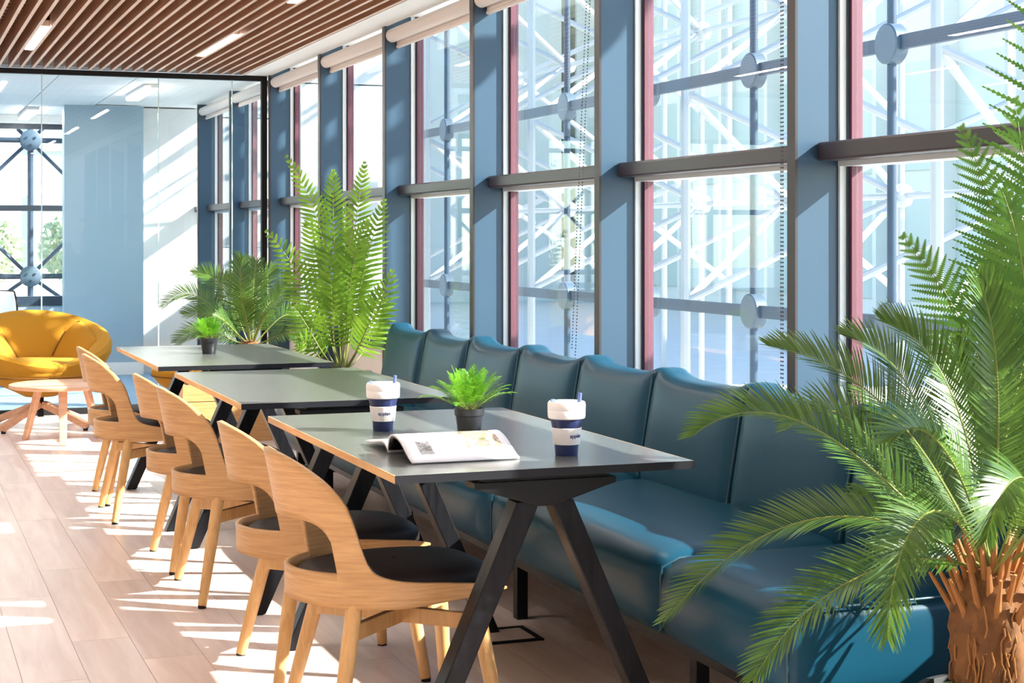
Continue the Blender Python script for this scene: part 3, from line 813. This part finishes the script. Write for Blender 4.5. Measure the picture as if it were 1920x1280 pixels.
# magazine
mg = thing('magazine', (1.382, 4.29, TH), 'open glossy magazine lying with arched pages on the table', 'magazine')
def page(prof, x0, x1, name, cells=None, mats=None, solid=0.0045):
    nx = 24
    mb = MB(); b = 0
    for (y, z) in prof:
        for i in range(nx + 1): mb.v.append((x0 + (x1 - x0) * i / nx, y, z))
    for j in range(len(prof) - 1):
        for i in range(nx):
            m = 0
            if cells:
                for (i0, i1, j0, j1, mm) in cells:
                    if i0 <= i < i1 and j0 <= j < j1: m = mm
            mb.face((j * (nx + 1) + i, j * (nx + 1) + i + 1, (j + 1) * (nx + 1) + i + 1, (j + 1) * (nx + 1) + i), m)
    return mb.build(name, mats or [M['paper']], mg, solid=solid)
profA = [(-0.225, 0.004), (-0.205, 0.009), (-0.185, 0.017), (-0.165, 0.026), (-0.145, 0.035), (-0.125, 0.043), (-0.105, 0.049), (-0.085, 0.053), (-0.065, 0.055), (-0.045, 0.0545), (-0.028, 0.051), (-0.014, 0.043), (-0.005, 0.030), (-0.001, 0.016), (0.0, 0.004)]
cA = [(3, 6, 2, 5, 3), (7, 13, 4, 9, 1), (14, 22, 3, 9, 2)]
page(profA, -0.142, 0.148, 'page_block', cA, [M['paper'], M['lilac'], M['photo_a'], M['photo_b']])
page([(y - (0.006 if y > -0.03 else -0.001), max(0.001, z - 0.0055)) for y, z in profA[1:-1]], -0.1415, 0.1475, 'dark_under_sheet', None, [M['darkpage']], 0.001)  # dark glossy sheet just under the arched page
profB = [(0.001, 0.004), (0.012, 0.014), (0.035, 0.024), (0.065, 0.026), (0.10, 0.022), (0.14, 0.016), (0.18, 0.011), (0.225, 0.009)]
page(profB, -0.140, 0.146, 'page_block', [(4, 16, 2, 6, 1)], [M['paper'], M['lilac']], 0.006)

# ------------------------------------------------------------------ plants
def bez(p, t):
    a, b, c, d = [Vector(q) for q in p]
    # curve passing near the inner points
    u = 1 - t
    return a * u ** 3 + b * 3 * u * u * t + c * 3 * u * t * t + d * t ** 3
def frond(pts, name, parent, mat, stem, n=46, L=0.12, w=0.006, style='cycad', start=0.14, rs=0.0035, rnd=None, lift=0.35, sweep=0.75, teeth=9, droop=0.10, roll=0.0, face=(0, 0, 1), dens=None):
    rnd = rnd or random
    org = Vector(parent.location)
    a, b, c, d = [Vector(q) - org for q in pts]
    # make inner points lie on the curve (t = 1/3, 2/3)
    B = (-5 * a + 18 * b - 9 * c + 2 * d) / 6; C = (2 * a - 9 * b + 18 * c - 5 * d) / 6
    P = (a, B, C, d)
    NS = 24
    rp = [bez(P, i / NS) for i in range(NS + 1)]
    if dens: n = max(9, int(dens * (1 - start) * sum((rp[i + 1] - rp[i]).length for i in range(NS))))
    mb = MB()
    mb.tube(rp, [rs * (1 - 0.8 * i / NS) for i in range(NS + 1)], 5)
    mb.m = [1] * len(mb.f)
    for i in range(n):
        t = start + (1 - start) * (i + 0.5) / n
        p = bez(P, t); tg = (bez(P, min(1, t + 0.01)) - bez(P, max(0, t - 0.01))).normalized()
        fv = Vector(face).normalized(); up = fv - tg * tg.dot(fv)
        if up.length < 0.15: up = Vector((-0.35, -0.94, 0)) - tg * tg.dot(Vector((-0.35, -0.94, 0)))
        up.normalize(); side = tg.cross(up)
        if roll:
            up, side = up * math.cos(roll) + side * math.sin(roll), side * math.cos(roll) - up * math.sin(roll)
        q = (t - start) / (1 - start)
        if style == 'cycad': ll = L * (0.35 + 0.65 * math.sin(math.pi * min(1, 0.12 + 0.80 * q)) ** 0.6) * (1 if q < 0.9 else 1 - (q - 0.9) * 5)
        else: ll = L * (math.sin(math.pi * (0.14 + 0.86 * q) ** 0.8) ** 0.8) * 1.0 + L * 0.05
        for sd in (-1, 1):
            l2 = ll * rnd.uniform(0.9, 1.08)
            sw = sweep + 0.55 * q * q + rnd.uniform(-0.05, 0.05)
            dr = (side * sd * math.cos(sw) + tg * math.sin(sw) + up * (lift + rnd.uniform(-0.06, 0.06))).normalized()
            wd = dr.cross(up); wd = (tg - dr * tg.dot(dr)).normalized()
            if style == 'toothed':
                nt_ = teeth
                base = len(mb.v)
                for k in range(nt_ + 1):
                    s_ = k / nt_
                    q_ = p + dr * (l2 * s_) - up * (droop * l2 * s_ * s_)
                    hw = w * (1 - s_) ** 0.7 + 0.0004
                    mb.v.append(tuple(q_ + wd * hw * 0.32)); mb.v.append(tuple(q_ - wd * hw * 0.32))
                    s2 = min(1, (k + 0.75) / nt_)
                    q2 = p + dr * (l2 * s2) - up * (droop * l2 * s2 * s2)
                    mb.v.append(tuple(q2 + wd * hw)); mb.v.append(tuple(q2 - wd * hw))
                for k in range(nt_):
                    b0 = base + 4 * k; b1 = base + 4 * (k + 1)
                    mb.face((b0, b0 + 1, b1 + 1, b1)); mb.face((b0, b1, b0 + 2)); mb.face((b0 + 1, b0 + 3, b1 + 1))
            else:
                base = len(mb.v); K = 4
                for k in range(K):
                    s_ = k / K
                    q_ = p + dr * (l2 * s_) - up * (droop * l2 * s_ * s_)
                    prof = [0.55, 1.0, 0.95, 0.62][k]
                    mb.v.append(tuple(q_ + wd * w * prof)); mb.v.append(tuple(q_ - wd * w * prof))
                mb.v.append(tuple(p + dr * l2 - up * (droop * l2)))
                for k in range(K - 1):
                    mb.face((base + 2 * k, base + 2 * k + 1, base + 2 * k + 3, base + 2 * k + 2))
                mb.face((base + 2 * K - 2, base + 2 * K - 1, base + 2 * K))
    return mb.build(name, [mat, stem or M['stem']], parent, smooth=False)
def planter(t, r0, r1, h, ztop=None):
    MB().lathe([(0, 0), (r0, 0), (r0 + 0.005, 0.01), (r1, h), (r1 - 0.015, h), (r1 - 0.02, h - 0.03), (0, h - 0.03)], 40).build('planter', M['planter'], t)
    MB().lathe([(r1 - 0.022, h - 0.029), (r1 * 0.6, h - 0.012), (0, h - 0.005)], 32).build('soil', M['soil'], t)

CYCAD_NEAR = [
   [(2.293, 3.149, 0.569), (2.137, 3.239, 0.665), (1.925, 3.371, 0.657), (1.675, 3.506, 0.429)] ,
   [(2.287, 3.151, 0.563), (2.124, 3.158, 0.603), (1.911, 3.163, 0.547), (1.713, 3.151, 0.378)] ,
   [(2.274, 3.124, 0.575), (2.091, 3.011, 0.733), (1.932, 2.91, 0.703), (1.857, 2.863, 0.52)] ,
   [(2.305, 3.166, 0.571), (2.165, 3.282, 0.724), (1.969, 3.397, 0.889), (1.746, 3.512, 0.851)] ,
   [(2.329, 3.189, 0.565), (2.239, 3.329, 0.676), (2.149, 3.437, 0.866), (2.02, 3.549, 0.853)] ,
   [(2.329, 3.189, 0.571), (2.291, 3.363, 0.793), (2.193, 3.506, 0.96), (2.027, 3.653, 1.047)] ,
   [(2.337, 3.196, 0.569), (2.344, 3.397, 0.761), (2.358, 3.551, 0.951), (2.263, 3.693, 1.066)] ,
   [(2.305, 3.144, 0.581), (2.295, 3.202, 0.825), (2.256, 3.269, 1.014), (2.164, 3.357, 1.118)] ,
   [(2.297, 3.126, 0.585), (2.259, 3.055, 0.832), (2.244, 3.039, 1.042), (2.208, 3.052, 1.227)] ,
   [(2.285, 3.12, 0.585), (2.169, 3.035, 0.759), (2.041, 2.976, 0.897), (1.908, 2.94, 0.897)] ,
   [(2.342, 3.184, 0.569), (2.406, 3.235, 0.816), (2.515, 3.28, 1.069), (2.582, 3.308, 1.256)] ,
   [(2.318, 3.14, 0.575), (2.367, 3.068, 0.814), (2.443, 2.986, 1.018), (2.581, 2.914, 1.089)] ,
   [(2.341, 3.163, 0.566), (2.531, 3.167, 0.733), (2.773, 3.184, 0.83), (3.023, 3.145, 0.786)] ,
   [(2.304, 3.113, 0.573), (2.4, 3.003, 0.682), (2.471, 2.869, 0.71), (2.535, 2.739, 0.607)] ,
   [(2.287, 3.098, 0.579), (2.196, 2.865, 0.782), (2.072, 2.751, 0.837), (1.961, 2.685, 0.739)] ,
   [(2.284, 3.099, 0.579), (2.227, 2.853, 0.749), (2.137, 2.674, 0.782), (2.047, 2.547, 0.688)] ,
   [(2.356, 3.211, 0.561), (2.422, 3.421, 0.728), (2.499, 3.552, 0.893), (2.536, 3.699, 1.044)] ,
   [(2.365, 3.207, 0.561), (2.603, 3.354, 0.728), (2.82, 3.487, 0.834), (3.05, 3.561, 0.873)] ,
   [(2.329, 3.189, 0.562), (2.344, 3.397, 0.609), (2.346, 3.556, 0.674), (2.288, 3.684, 0.645)] ,
   [(2.324, 3.159, 0.575), (2.342, 3.216, 0.76), (2.355, 3.286, 0.923), (2.35, 3.341, 1.069)] ,
]
FERN_NEAR = [
   [(2.645, 3.338, 0.523), (2.617, 3.349, 0.985), (2.611, 3.329, 1.563), (2.564, 3.315, 2.17)] ,
   [(2.655, 3.356, 0.519), (2.661, 3.439, 0.898), (2.699, 3.51, 1.266), (2.699, 3.585, 1.675)] ,
   [(2.639, 3.341, 0.523), (2.579, 3.384, 0.855), (2.549, 3.427, 1.242), (2.482, 3.506, 1.59)] ,
   [(2.636, 3.341, 0.52), (2.574, 3.418, 0.773), (2.518, 3.513, 1.055), (2.402, 3.642, 1.32)] ,
   [(2.651, 3.336, 0.523), (2.698, 3.297, 0.885), (2.725, 3.255, 1.345), (2.785, 3.18, 1.746)] ,
   [(2.653, 3.335, 0.52), (2.793, 3.337, 0.786), (2.976, 3.322, 1.056), (3.174, 3.302, 1.213)] ,
   [(2.666, 3.363, 0.517), (2.716, 3.418, 0.977), (2.807, 3.491, 1.401), (2.925, 3.554, 1.845)] ,
   [(2.631, 3.322, 0.526), (2.539, 3.292, 0.891), (2.477, 3.241, 1.171), (2.394, 3.218, 1.417)] ,
   [(2.671, 3.382, 0.51), (2.706, 3.529, 0.767), (2.718, 3.631, 1.044), (2.727, 3.734, 1.264)] ,
]
FERN_MID = [
   [(2.396, 9.32, 0.576), (2.362, 9.333, 0.964), (2.305, 9.354, 1.36), (2.12, 9.423, 1.785)] ,
   [(2.419, 9.312, 0.576), (2.384, 9.271, 0.966), (2.354, 9.229, 1.359), (2.346, 9.21, 1.695)] ,
   [(2.433, 9.306, 0.576), (2.46, 9.35, 0.963), (2.503, 9.334, 1.36), (2.558, 9.313, 1.751)] ,
   [(2.447, 9.301, 0.576), (2.49, 9.285, 0.873), (2.561, 9.259, 1.208), (2.653, 9.225, 1.536)] ,
   [(2.459, 9.297, 0.576), (2.52, 9.221, 0.725), (2.591, 9.141, 0.908), (2.659, 9.095, 1.134)] ,
   [(2.39, 9.322, 0.576), (2.288, 9.413, 0.84), (2.202, 9.445, 1.085), (2.022, 9.512, 1.36)] ,
   [(2.379, 9.326, 0.576), (2.275, 9.258, 0.698), (2.199, 9.233, 0.82), (2.103, 9.215, 0.942)] ,
   [(2.419, 9.312, 0.576), (2.347, 9.178, 0.731), (2.306, 9.087, 0.974), (2.282, 9.042, 1.284)] ,
   [(2.442, 9.303, 0.576), (2.5, 9.441, 0.774), (2.541, 9.533, 1.08), (2.524, 9.593, 1.392)] ,
   [(2.453, 9.299, 0.576), (2.559, 9.366, 0.654), (2.661, 9.435, 0.802), (2.739, 9.459, 0.955)] ,
   [(2.373, 9.328, 0.576), (2.305, 9.354, 0.63), (2.225, 9.277, 0.698), (2.162, 9.247, 0.731)] ,
   [(2.408, 9.316, 0.576), (2.37, 9.49, 0.836), (2.324, 9.56, 1.143), (2.307, 9.62, 1.454)] ,
   [(2.447, 9.301, 0.576), (2.458, 9.084, 0.704), (2.492, 8.964, 0.858), (2.528, 8.898, 1.036)] ,
   [(2.419, 9.312, 0.576), (2.422, 9.204, 0.848), (2.435, 9.114, 1.15), (2.508, 9.065, 1.418)] ,
]
CYCAD_FAR = [
   [(2.235, 11.002, 0.599), (2.077, 11.061, 0.768), (1.912, 11.122, 0.927), (1.697, 11.201, 0.856)] ,
   [(2.235, 11.002, 0.599), (2.153, 11.086, 0.837), (2.059, 11.153, 1.013), (1.903, 11.232, 1.076)] ,
   [(2.242, 10.999, 0.61), (2.173, 10.918, 0.843), (2.137, 10.825, 1.02), (2.143, 10.769, 1.187)] ,
   [(2.249, 10.997, 0.61), (2.289, 11.089, 0.87), (2.35, 11.173, 1.009), (2.444, 11.191, 1.098)] ,
   [(2.255, 10.994, 0.606), (2.331, 10.913, 0.806), (2.402, 10.833, 0.948), (2.463, 10.789, 1.053)] ,
   [(2.262, 10.992, 0.603), (2.418, 10.987, 0.766), (2.529, 10.999, 0.799), (2.65, 10.976, 0.709)] ,
   [(2.268, 10.989, 0.599), (2.385, 10.839, 0.669), (2.472, 10.754, 0.689), (2.532, 10.678, 0.605)] ,
   [(2.229, 11.004, 0.599), (2.058, 10.961, 0.669), (1.919, 10.959, 0.706), (1.748, 10.969, 0.633)] ,
   [(2.235, 11.002, 0.603), (2.072, 10.849, 0.744), (1.957, 10.785, 0.817), (1.763, 10.75, 0.822)] ,
   [(2.242, 10.999, 0.606), (2.166, 10.761, 0.781), (2.113, 10.62, 0.89), (2.037, 10.489, 0.929)] ,
   [(2.255, 10.994, 0.606), (2.256, 10.727, 0.781), (2.273, 10.561, 0.856), (2.299, 10.445, 0.877)] ,
   [(2.242, 10.999, 0.61), (2.249, 11.21, 0.794), (2.211, 11.384, 0.969), (2.161, 11.509, 1.039)] ,
   [(2.255, 10.994, 0.61), (2.35, 11.173, 0.794), (2.466, 11.289, 0.896), (2.608, 11.343, 0.929)] ,
   [(2.249, 10.997, 0.61), (2.255, 10.994, 0.874), (2.268, 11.022, 1.014), (2.285, 11.037, 1.155)] ,
]


# foreground cycad
cy = thing('cycad_palm', (2.309, 3.143, 0), 'big cycad palm with shaggy brown trunk at the near end of the bench', 'palm')
planter(cy, 0.13, 0.165, 0.30)
rg = random.Random(11)
MB().lathe([(0.145, 0.288), (0.10, 0.302), (0, 0.306)], 30).build('moss', M['moss'], cy)
MB().lathe([(0.078, 0.275), (0.082, 0.30), (0.085, 0.33), (0.086, 0.36), (0.087, 0.39), (0.088, 0.42), (0.087, 0.45), (0.086, 0.48), (0.082, 0.505), (0.076, 0.53), (0.055, 0.57), (0.0, 0.585)], 64, rfun=lambda a, z: 1 + 0.05 * math.sin(7 * a + 30 * z) + 0.05 * math.sin(13 * a - 75 * z) + 0.035 * math.sin(21 * a + 140 * z)).build('trunk', M['trunk'], cy)
for i in range(46):
    a = i * 2.39996; k = i / 46
    z = 0.47 + 0.10 * k; r = 0.082 - 0.05 * k
    p0 = Vector((r * math.cos(a), r * math.sin(a), z)); ou = Vector((math.cos(a), math.sin(a), 1.5 + 1.8 * k)).normalized()
    MB().tube([p0 - ou * 0.01, p0 + ou * 0.035, p0 + ou * (0.085 + 0.03 * rg.random())], [0.011, 0.0075, 0.004], 7).build('leaf_base', M['husk'], cy)
for i in range(34):
    a = rg.uniform(0, 6.28); z = rg.uniform(0.38, 0.52); r = 0.09
    ps = []
    for k in range(6): ps.append(((r + 0.004 * math.sin(k * 2 + i)) * math.cos(a + 0.05 * math.sin(k * 1.7 + i)), (r + 0.004 * math.sin(k * 2 + i)) * math.sin(a + 0.05 * math.sin(k * 1.7 + i)), z - 0.022 * k * rg.uniform(0.7, 1.2)))
    MB().tube(ps, 0.0022, 5).build('root_fibre', M['husk'], cy)
for i, f in enumerate(CYCAD_NEAR):
    frond(f, 'frond', cy, M['cycad'], None, n=74, L=0.122, w=0.0026, rnd=rg, lift=0.42, sweep=0.68, droop=0.18, rs=0.0045, dens=135, face=(-0.25, -0.5, 0.8))

# tall fern beside it
fn = thing('tall_fern', (2.76 - 0.02, 3.36, 0), 'tall toothed fern rising behind the foreground cycad', 'fern')
fn.location = (FERN_NEAR[0][0][0] + 0.01, FERN_NEAR[0][0][1] - 0.075, 0)
planter(fn, 0.10, 0.125, 0.42)
for i, f in enumerate(FERN_NEAR):
    frond(f, 'frond', fn, M['fernd'], None, n=36, L=0.20 if i in (0, 1, 6, 7) else 0.15, w=0.0125, style='toothed', rnd=rg, lift=0.10, sweep=0.32, teeth=14, droop=0.10, rs=0.004, start=0.16, face=(-0.45, -0.9, 0.15))
    MB().tube([Vector(f[0]) - Vector(fn.location) + Vector((0, 0, -0.2)), Vector(f[0]) - Vector(fn.location)], 0.004, 6).build('stem', M['stemb'], fn)

# fern in the middle
fm = thing('tall_fern', (2.45, 9.3, 0), 'tall bright green fern beyond the far end of the bench', 'fern')
fm.location = (FERN_MID[0][0][0], FERN_MID[0][0][1], 0)
planter(fm, 0.16, 0.20, 0.55)
for i, f in enumerate(FERN_MID):
    frond(f, 'frond', fm, M['fern'], None, n=27, L=0.135, w=0.0088, style='fern', rnd=rg, lift=0.16, sweep=0.34, droop=0.28, rs=0.005, dens=36, start=0.27, face=(-0.4, -0.9, 0.2))
# far cycad
cf = thing('cycad_palm', (2.24, 11.0, 0), 'bushy cycad palm in a low oak planter box near the glass partition', 'palm')
cf.location = (CYCAD_FAR[0][0][0], CYCAD_FAR[0][0][1], 0)
for z0, z1 in ((0.0, 0.262), (0.266, 0.372)):
    for (xa, xb, ya, yb) in ((-0.48, 0.10, -0.25, -0.225), (-0.48, 0.10, 0.175, 0.20), (-0.48, -0.455, -0.2245, 0.1745), (0.075, 0.10, -0.2245, 0.1745)):
        MB().box(xa, xb, ya, yb, z0, z1).build('planter_board', M['oak'], cf, smooth=False, bevel=0.002)
MB().box(-0.4545, 0.0745, -0.2245, 0.1745, 0.01, 0.33).build('soil', M['soil'], cf, smooth=False)
MB().lathe([(0.07, 0.325), (0.085, 0.45), (0.085, 0.58), (0.05, 0.63), (0, 0.645)], 24, rfun=lambda a, z: 1 + 0.06 * math.sin(9 * a + 40 * z)).build('trunk', M['trunk'], cf)
for i, f in enumerate(CYCAD_FAR):
    frond(f, 'frond', cf, M['cycad'], None, n=50, L=0.145, w=0.0042, rnd=rg, lift=0.25, sweep=0.55, droop=0.16, rs=0.006, dens=80, face=(-0.25, -0.6, 0.7))

# small potted ferns
def potted_fern(x, y, label, seed, k=1.0):
    t = thing('potted_fern', (x, y, TH), label, 'potted plant', 'small potted ferns')
    MB().lathe([(0, 0), (0.0305, 0), (0.0325, 0.002), (0.0400, 0.056), (0.0428, 0.058), (0.0440, 0.076), (0.0440, 0.078), (0.0418, 0.078), (0.0405, 0.066), (0, 0.066)], 40).build('pot', M['pot'], t)
    MB().lathe([(0.0404, 0.0662), (0.02, 0.070), (0, 0.071)], 24).build('soil', M['soil'], t)
    rg = random.Random(seed)
    for i in range(44):
        a = i * 2.39996 + rg.uniform(-0.2, 0.2); e = (i + 0.5) / 44
        el = R(86 - 58 * e + rg.uniform(-6, 6)); ln = rg.uniform(0.125, 0.16) * k * (0.85 + 0.2 * e)
        d0 = Vector((math.cos(a) * math.cos(el), math.sin(a) * math.cos(el), math.sin(el)))
        p0 = Vector((x, y, TH + 0.068)) + Vector((math.cos(a), math.sin(a), 0)) * 0.012
        sag = Vector((0, 0, -1)) * ln * (0.06 + 0.26 * e)
        f = [p0, p0 + d0 * ln / 3 + sag * 0.08, p0 + d0 * ln * 2 / 3 + sag * 0.35, p0 + d0 * ln + sag]
        frond(f, 'frond', t, M['potfern'], None, n=17, L=0.030, w=0.0015, style='fern', rnd=rg, lift=0.2, sweep=0.5, droop=0.2, rs=0.0012, start=0.22)
    return t
potted_fern(1.582, 4.62, 'small potted fern in black pot behind the open magazine', 5, 1.12)
potted_fern(1.483, 8.293, 'small potted fern in black pot alone on the far table', 9)

# ------------------------------------------------------------------ outside
gr = MB().box(3.12, 60, -10, 70, -0.5, -0.30).build('ground', M['paving'], None, smooth=False)
tag(gr, 'pale paved ground outside the windows', kind='structure')
XB, YB, SP, ZB, SZ = 5.30, 8.13, 1.61, 0.833, 1.57
g = thing('facade_bracing', (XB, YB, -0.3), 'blue steel facade grid with round disc nodes outside the windows', 'steel grid')
for n in range(-2, 9):
    MB().tube([(0, n * SP, 0.0), (0, n * SP, 5.9)], 0.027, 10).build('upright', M['tubeblue'], g)
for m in range(0, 4):
    z = ZB + m * SZ + 0.3
    MB().box(-0.02, 0.02, -2 * SP, 8 * SP, z - 0.04, z + 0.04).build('crossbar', M['tubeblue'], g, smooth=False)
dm = MB().tube([(-0.045, 0, 0), (-0.038, 0, 0), (0.038, 0, 0), (0.045, 0, 0)], [0.107, 0.115, 0.115, 0.107], 32).mesh('disc', M['disc'])
for n in range(-2, 9):
    for m in range(0, 4):
        link_mesh('disc', dm, g, (0, n * SP, ZB + m * SZ + 0.3))
sf = thing('space_frame', (XB + 0.3, YB, -0.3), 'white tubular steel space frame standing outside the windows', 'space frame')
T3 = lambda L, n, m: Vector(((0.0, 1.35, 2.9)[L], n * SP + (0.0, 0.80, 0.0)[L], (ZB + m * SZ + 0.3) if L != 1 else (1.62 + (m) * SZ + 0.3)))
def tb(a, b, r, name):
    MB().tube([a, b], r, 8, caps=False).build(name, M['tubewhite'], sf)
cnt = 0
for n in range(-1, 8):
    tb(Vector((0, n * SP, 0.0)), Vector((0, n * SP, 5.9)), 0.038, 'upright')
    tb(Vector((1.35, n * SP + 0.8, 0.0)), Vector((1.35, n * SP + 0.8, 5.9)), 0.026, 'upright')
    tb(Vector((2.9, n * SP, 0.0)), Vector((2.9, n * SP, 5.9)), 0.034, 'upright')
for n in range(-1, 7):
    for m in range(0, 3):
        B = T3(1, n, m)
        for a in (0, 1):
            for b in (0, 1):
                tb(T3(0, n + a, m + b), B, 0.027, 'strut'); cnt += 1
        if n % 2 == 0:
            tb(B, T3(2, n, m + 1), 0.03, 'strut'); tb(B, T3(2, n + 1, m), 0.03, 'strut')
        if n < 6: tb(B, T3(1, n + 1, m), 0.027, 'chord')
nd = MB().lathe([(0, -0.10), (0.07, -0.07), (0.10, 0), (0.07, 0.07), (0, 0.10)], 14).mesh('node', M['tubewhite'])
for n in range(-1, 7):
    for m in range(0, 3): link_mesh('node', nd, sf, T3(1, n, m))
# concrete piers close to the facade
for y0, y1, lb in ((14.8, 15.38, 'tall pale concrete pier just outside the windows near the glass partition'), (19.4, 20.6, 'tall pale concrete pier standing behind the other one, past the office')):
    cp = thing('concrete_pier', (3.92, (y0 + y1) / 2, -0.3), lb, 'concrete pier', 'concrete piers')
    h = (y1 - y0) / 2
    for i in range(4):
        MB().box(-0.45, 0.45, -h, h, i * 1.5 + 0.006, i * 1.5 + 1.494).build('block', M['concrete'], cp, smooth=False, bevel=0.006)
# pale glass building across the court
bd = thing('office_building', (17, 26, -0.3), 'pale glazed office building across the court', 'building')
MB().box(0, 6, 2, 22, 0, 9.6).build('wall', M['facade'], bd, smooth=False)
MB().box(0, 6, -14, 1.999, 0, 6.4).build('raised_wing', M['facade'], bd, smooth=False)  # wing raised to cover the blown-out white sky
for j in range(4):
    for i in range(18):
        y = -13.6 + 2.0 * i
        if i < 8 and j > 1: continue
        wnd = MB().box(-0.06, -0.001, y, y + 1.7, 0.5 + j * 2.3, 2.4 + j * 2.3).build('window', M['facglass'], bd, smooth=False)
for i in range(19):
    MB().box(-0.35, -0.001, -13.95 + 2.0 * i, -13.83 + 2.0 * i, 0, 6.4 if i < 8 else 9.6).build('fin', M['facade'], bd, smooth=False)
bd2 = thing('white_building', (4.2, 40, -0.3), 'plain white building closing the far end of the court', 'building')
MB().box(-2, 12, 0, 5, 0, 14).build('wall', M['facade'], bd2, smooth=False)
for j in range(5):
    for i in range(5):
        MB().box(-1.2 + 2.6 * i, 0.4 + 2.6 * i, -0.08, -0.001, 1.0 + 2.6 * j, 2.6 + 2.6 * j).build('window', M['facglass'], bd2, smooth=False)
# bracing, trees and a house beyond the far office window
gr2 = MB().box(-40, 3.1, 18.7, 80, -0.5, -0.3).build('ground_far', M['paving'], None, smooth=False)
tag(gr2, 'pale ground beyond the far office window', kind='structure')
fb2 = thing('cross_bracing', (1.558, 20.4, -0.3), 'steel cross bracing with round discs outside the far office window', 'steel bracing')
for i in (-3, -2, -1, 0, 1):
    MB().tube([(i * 1.6, 0, 0.0), (i * 1.6, 0, 4.4)], 0.035, 10).build('upright', M['tubeblue'], fb2)
for z in (1.159, 2.751, 4.33):
    MB().tube([(-4.9, 0, z), (1.7, 0, z)], 0.032, 10).build('crossbar', M['framed'], fb2)
dm2 = MB().tube([(0, -0.045, 0), (0, -0.038, 0), (0, 0.038, 0), (0, 0.045, 0)], [0.112, 0.122, 0.122, 0.112], 32).mesh('disc', M['disc'])
bm2 = MB().tube([(0, 0, 0), (0, -0.012, 0)], 0.014, 10).mesh('bolt', M['framed'])
for i in (-3, -2, -1, 0, 1):
    for z in (1.159, 2.751):
        d_ = link_mesh('disc', dm2, fb2, (i * 1.6, 0, z))
        for a in (R(150), R(30), R(270)):
            link_mesh('bolt', bm2, d_, (0.055 * math.cos(a), -0.045, 0.055 * math.sin(a)))
for i in (-3, -2, -1, 0):
    for z0, z1 in ((1.159, 2.751), (2.751, 4.33), (0.0, 1.159)):
        MB().tube([(i * 1.6, 0.06, z0), (i * 1.6 + 1.6, 0.06, z1)], 0.022, 8).build('diagonal', M['tubeblue'], fb2)
        MB().tube([(i * 1.6, 0.10, z1), (i * 1.6 + 1.6, 0.10, z0)], 0.022, 8).build('diagonal', M['tubeblue'], fb2)
rt = random.Random(21)
def tree(x, y, h, r, label):
    t = thing('tree', (x, y, -0.3), label, 'tree', 'trees beyond the office')
    MB().tube([(0, 0, 0), (0.05, 0, h * 0.5), (0, 0.05, h * 0.8)], [0.12, 0.09, 0.04], 8).build('trunk', M['bark'], t)
    c = MB()
    for i in range(1500):
        u = Vector((rt.gauss(0, 1), rt.gauss(0, 1), rt.gauss(0, 1))).normalized() * r * rt.uniform(0.5, 1) ** 0.5
        p = Vector((u.x, u.y, h * 0.65 + u.z * 0.75)); a = Vector((rt.gauss(0, 1), rt.gauss(0, 1), rt.gauss(0, 1))).normalized() * 0.13
        b = a.cross(Vector((rt.gauss(0, 1), rt.gauss(0, 1), rt.gauss(0, 1)))).normalized() * 0.06
        k = len(c.v); c.v += [tuple(p - a), tuple(p + b), tuple(p + a), tuple(p - b)]; c.face((k, k + 1, k + 2, k + 3))
    c.build('foliage', M['tree'], t, smooth=False)
for x, y, h, r, lb in ((1.4, 33, 2.1, 1.0, 'hazy broadleaf tree standing closest to the far office window'), (4.0, 36, 2.2, 1.1, 'hazy broadleaf tree beside the white building, hidden by the pier wall'), (-1.2, 36, 2.0, 1.0, 'hazy broadleaf tree in the middle, in front of the pale low block'), (-3.9, 36, 2.1, 1.1, 'hazy broadleaf tree at the outer end of the tree row')):
    tree(x, y, h, r, lb)
hb = thing('pale_house', (-1.0, 48, -0.3), 'pale low block behind the trees past the far window', 'building')
MB().box(-6, 7, 0, 5, 0, 4.3).build('wall', M['facade'], hb, smooth=False)
for i in range(6):
    MB().box(-5 + 2 * i, -4 + 2 * i, -0.06, -0.001, 2.2, 3.8).build('window', M['facglass'], hb, smooth=False)
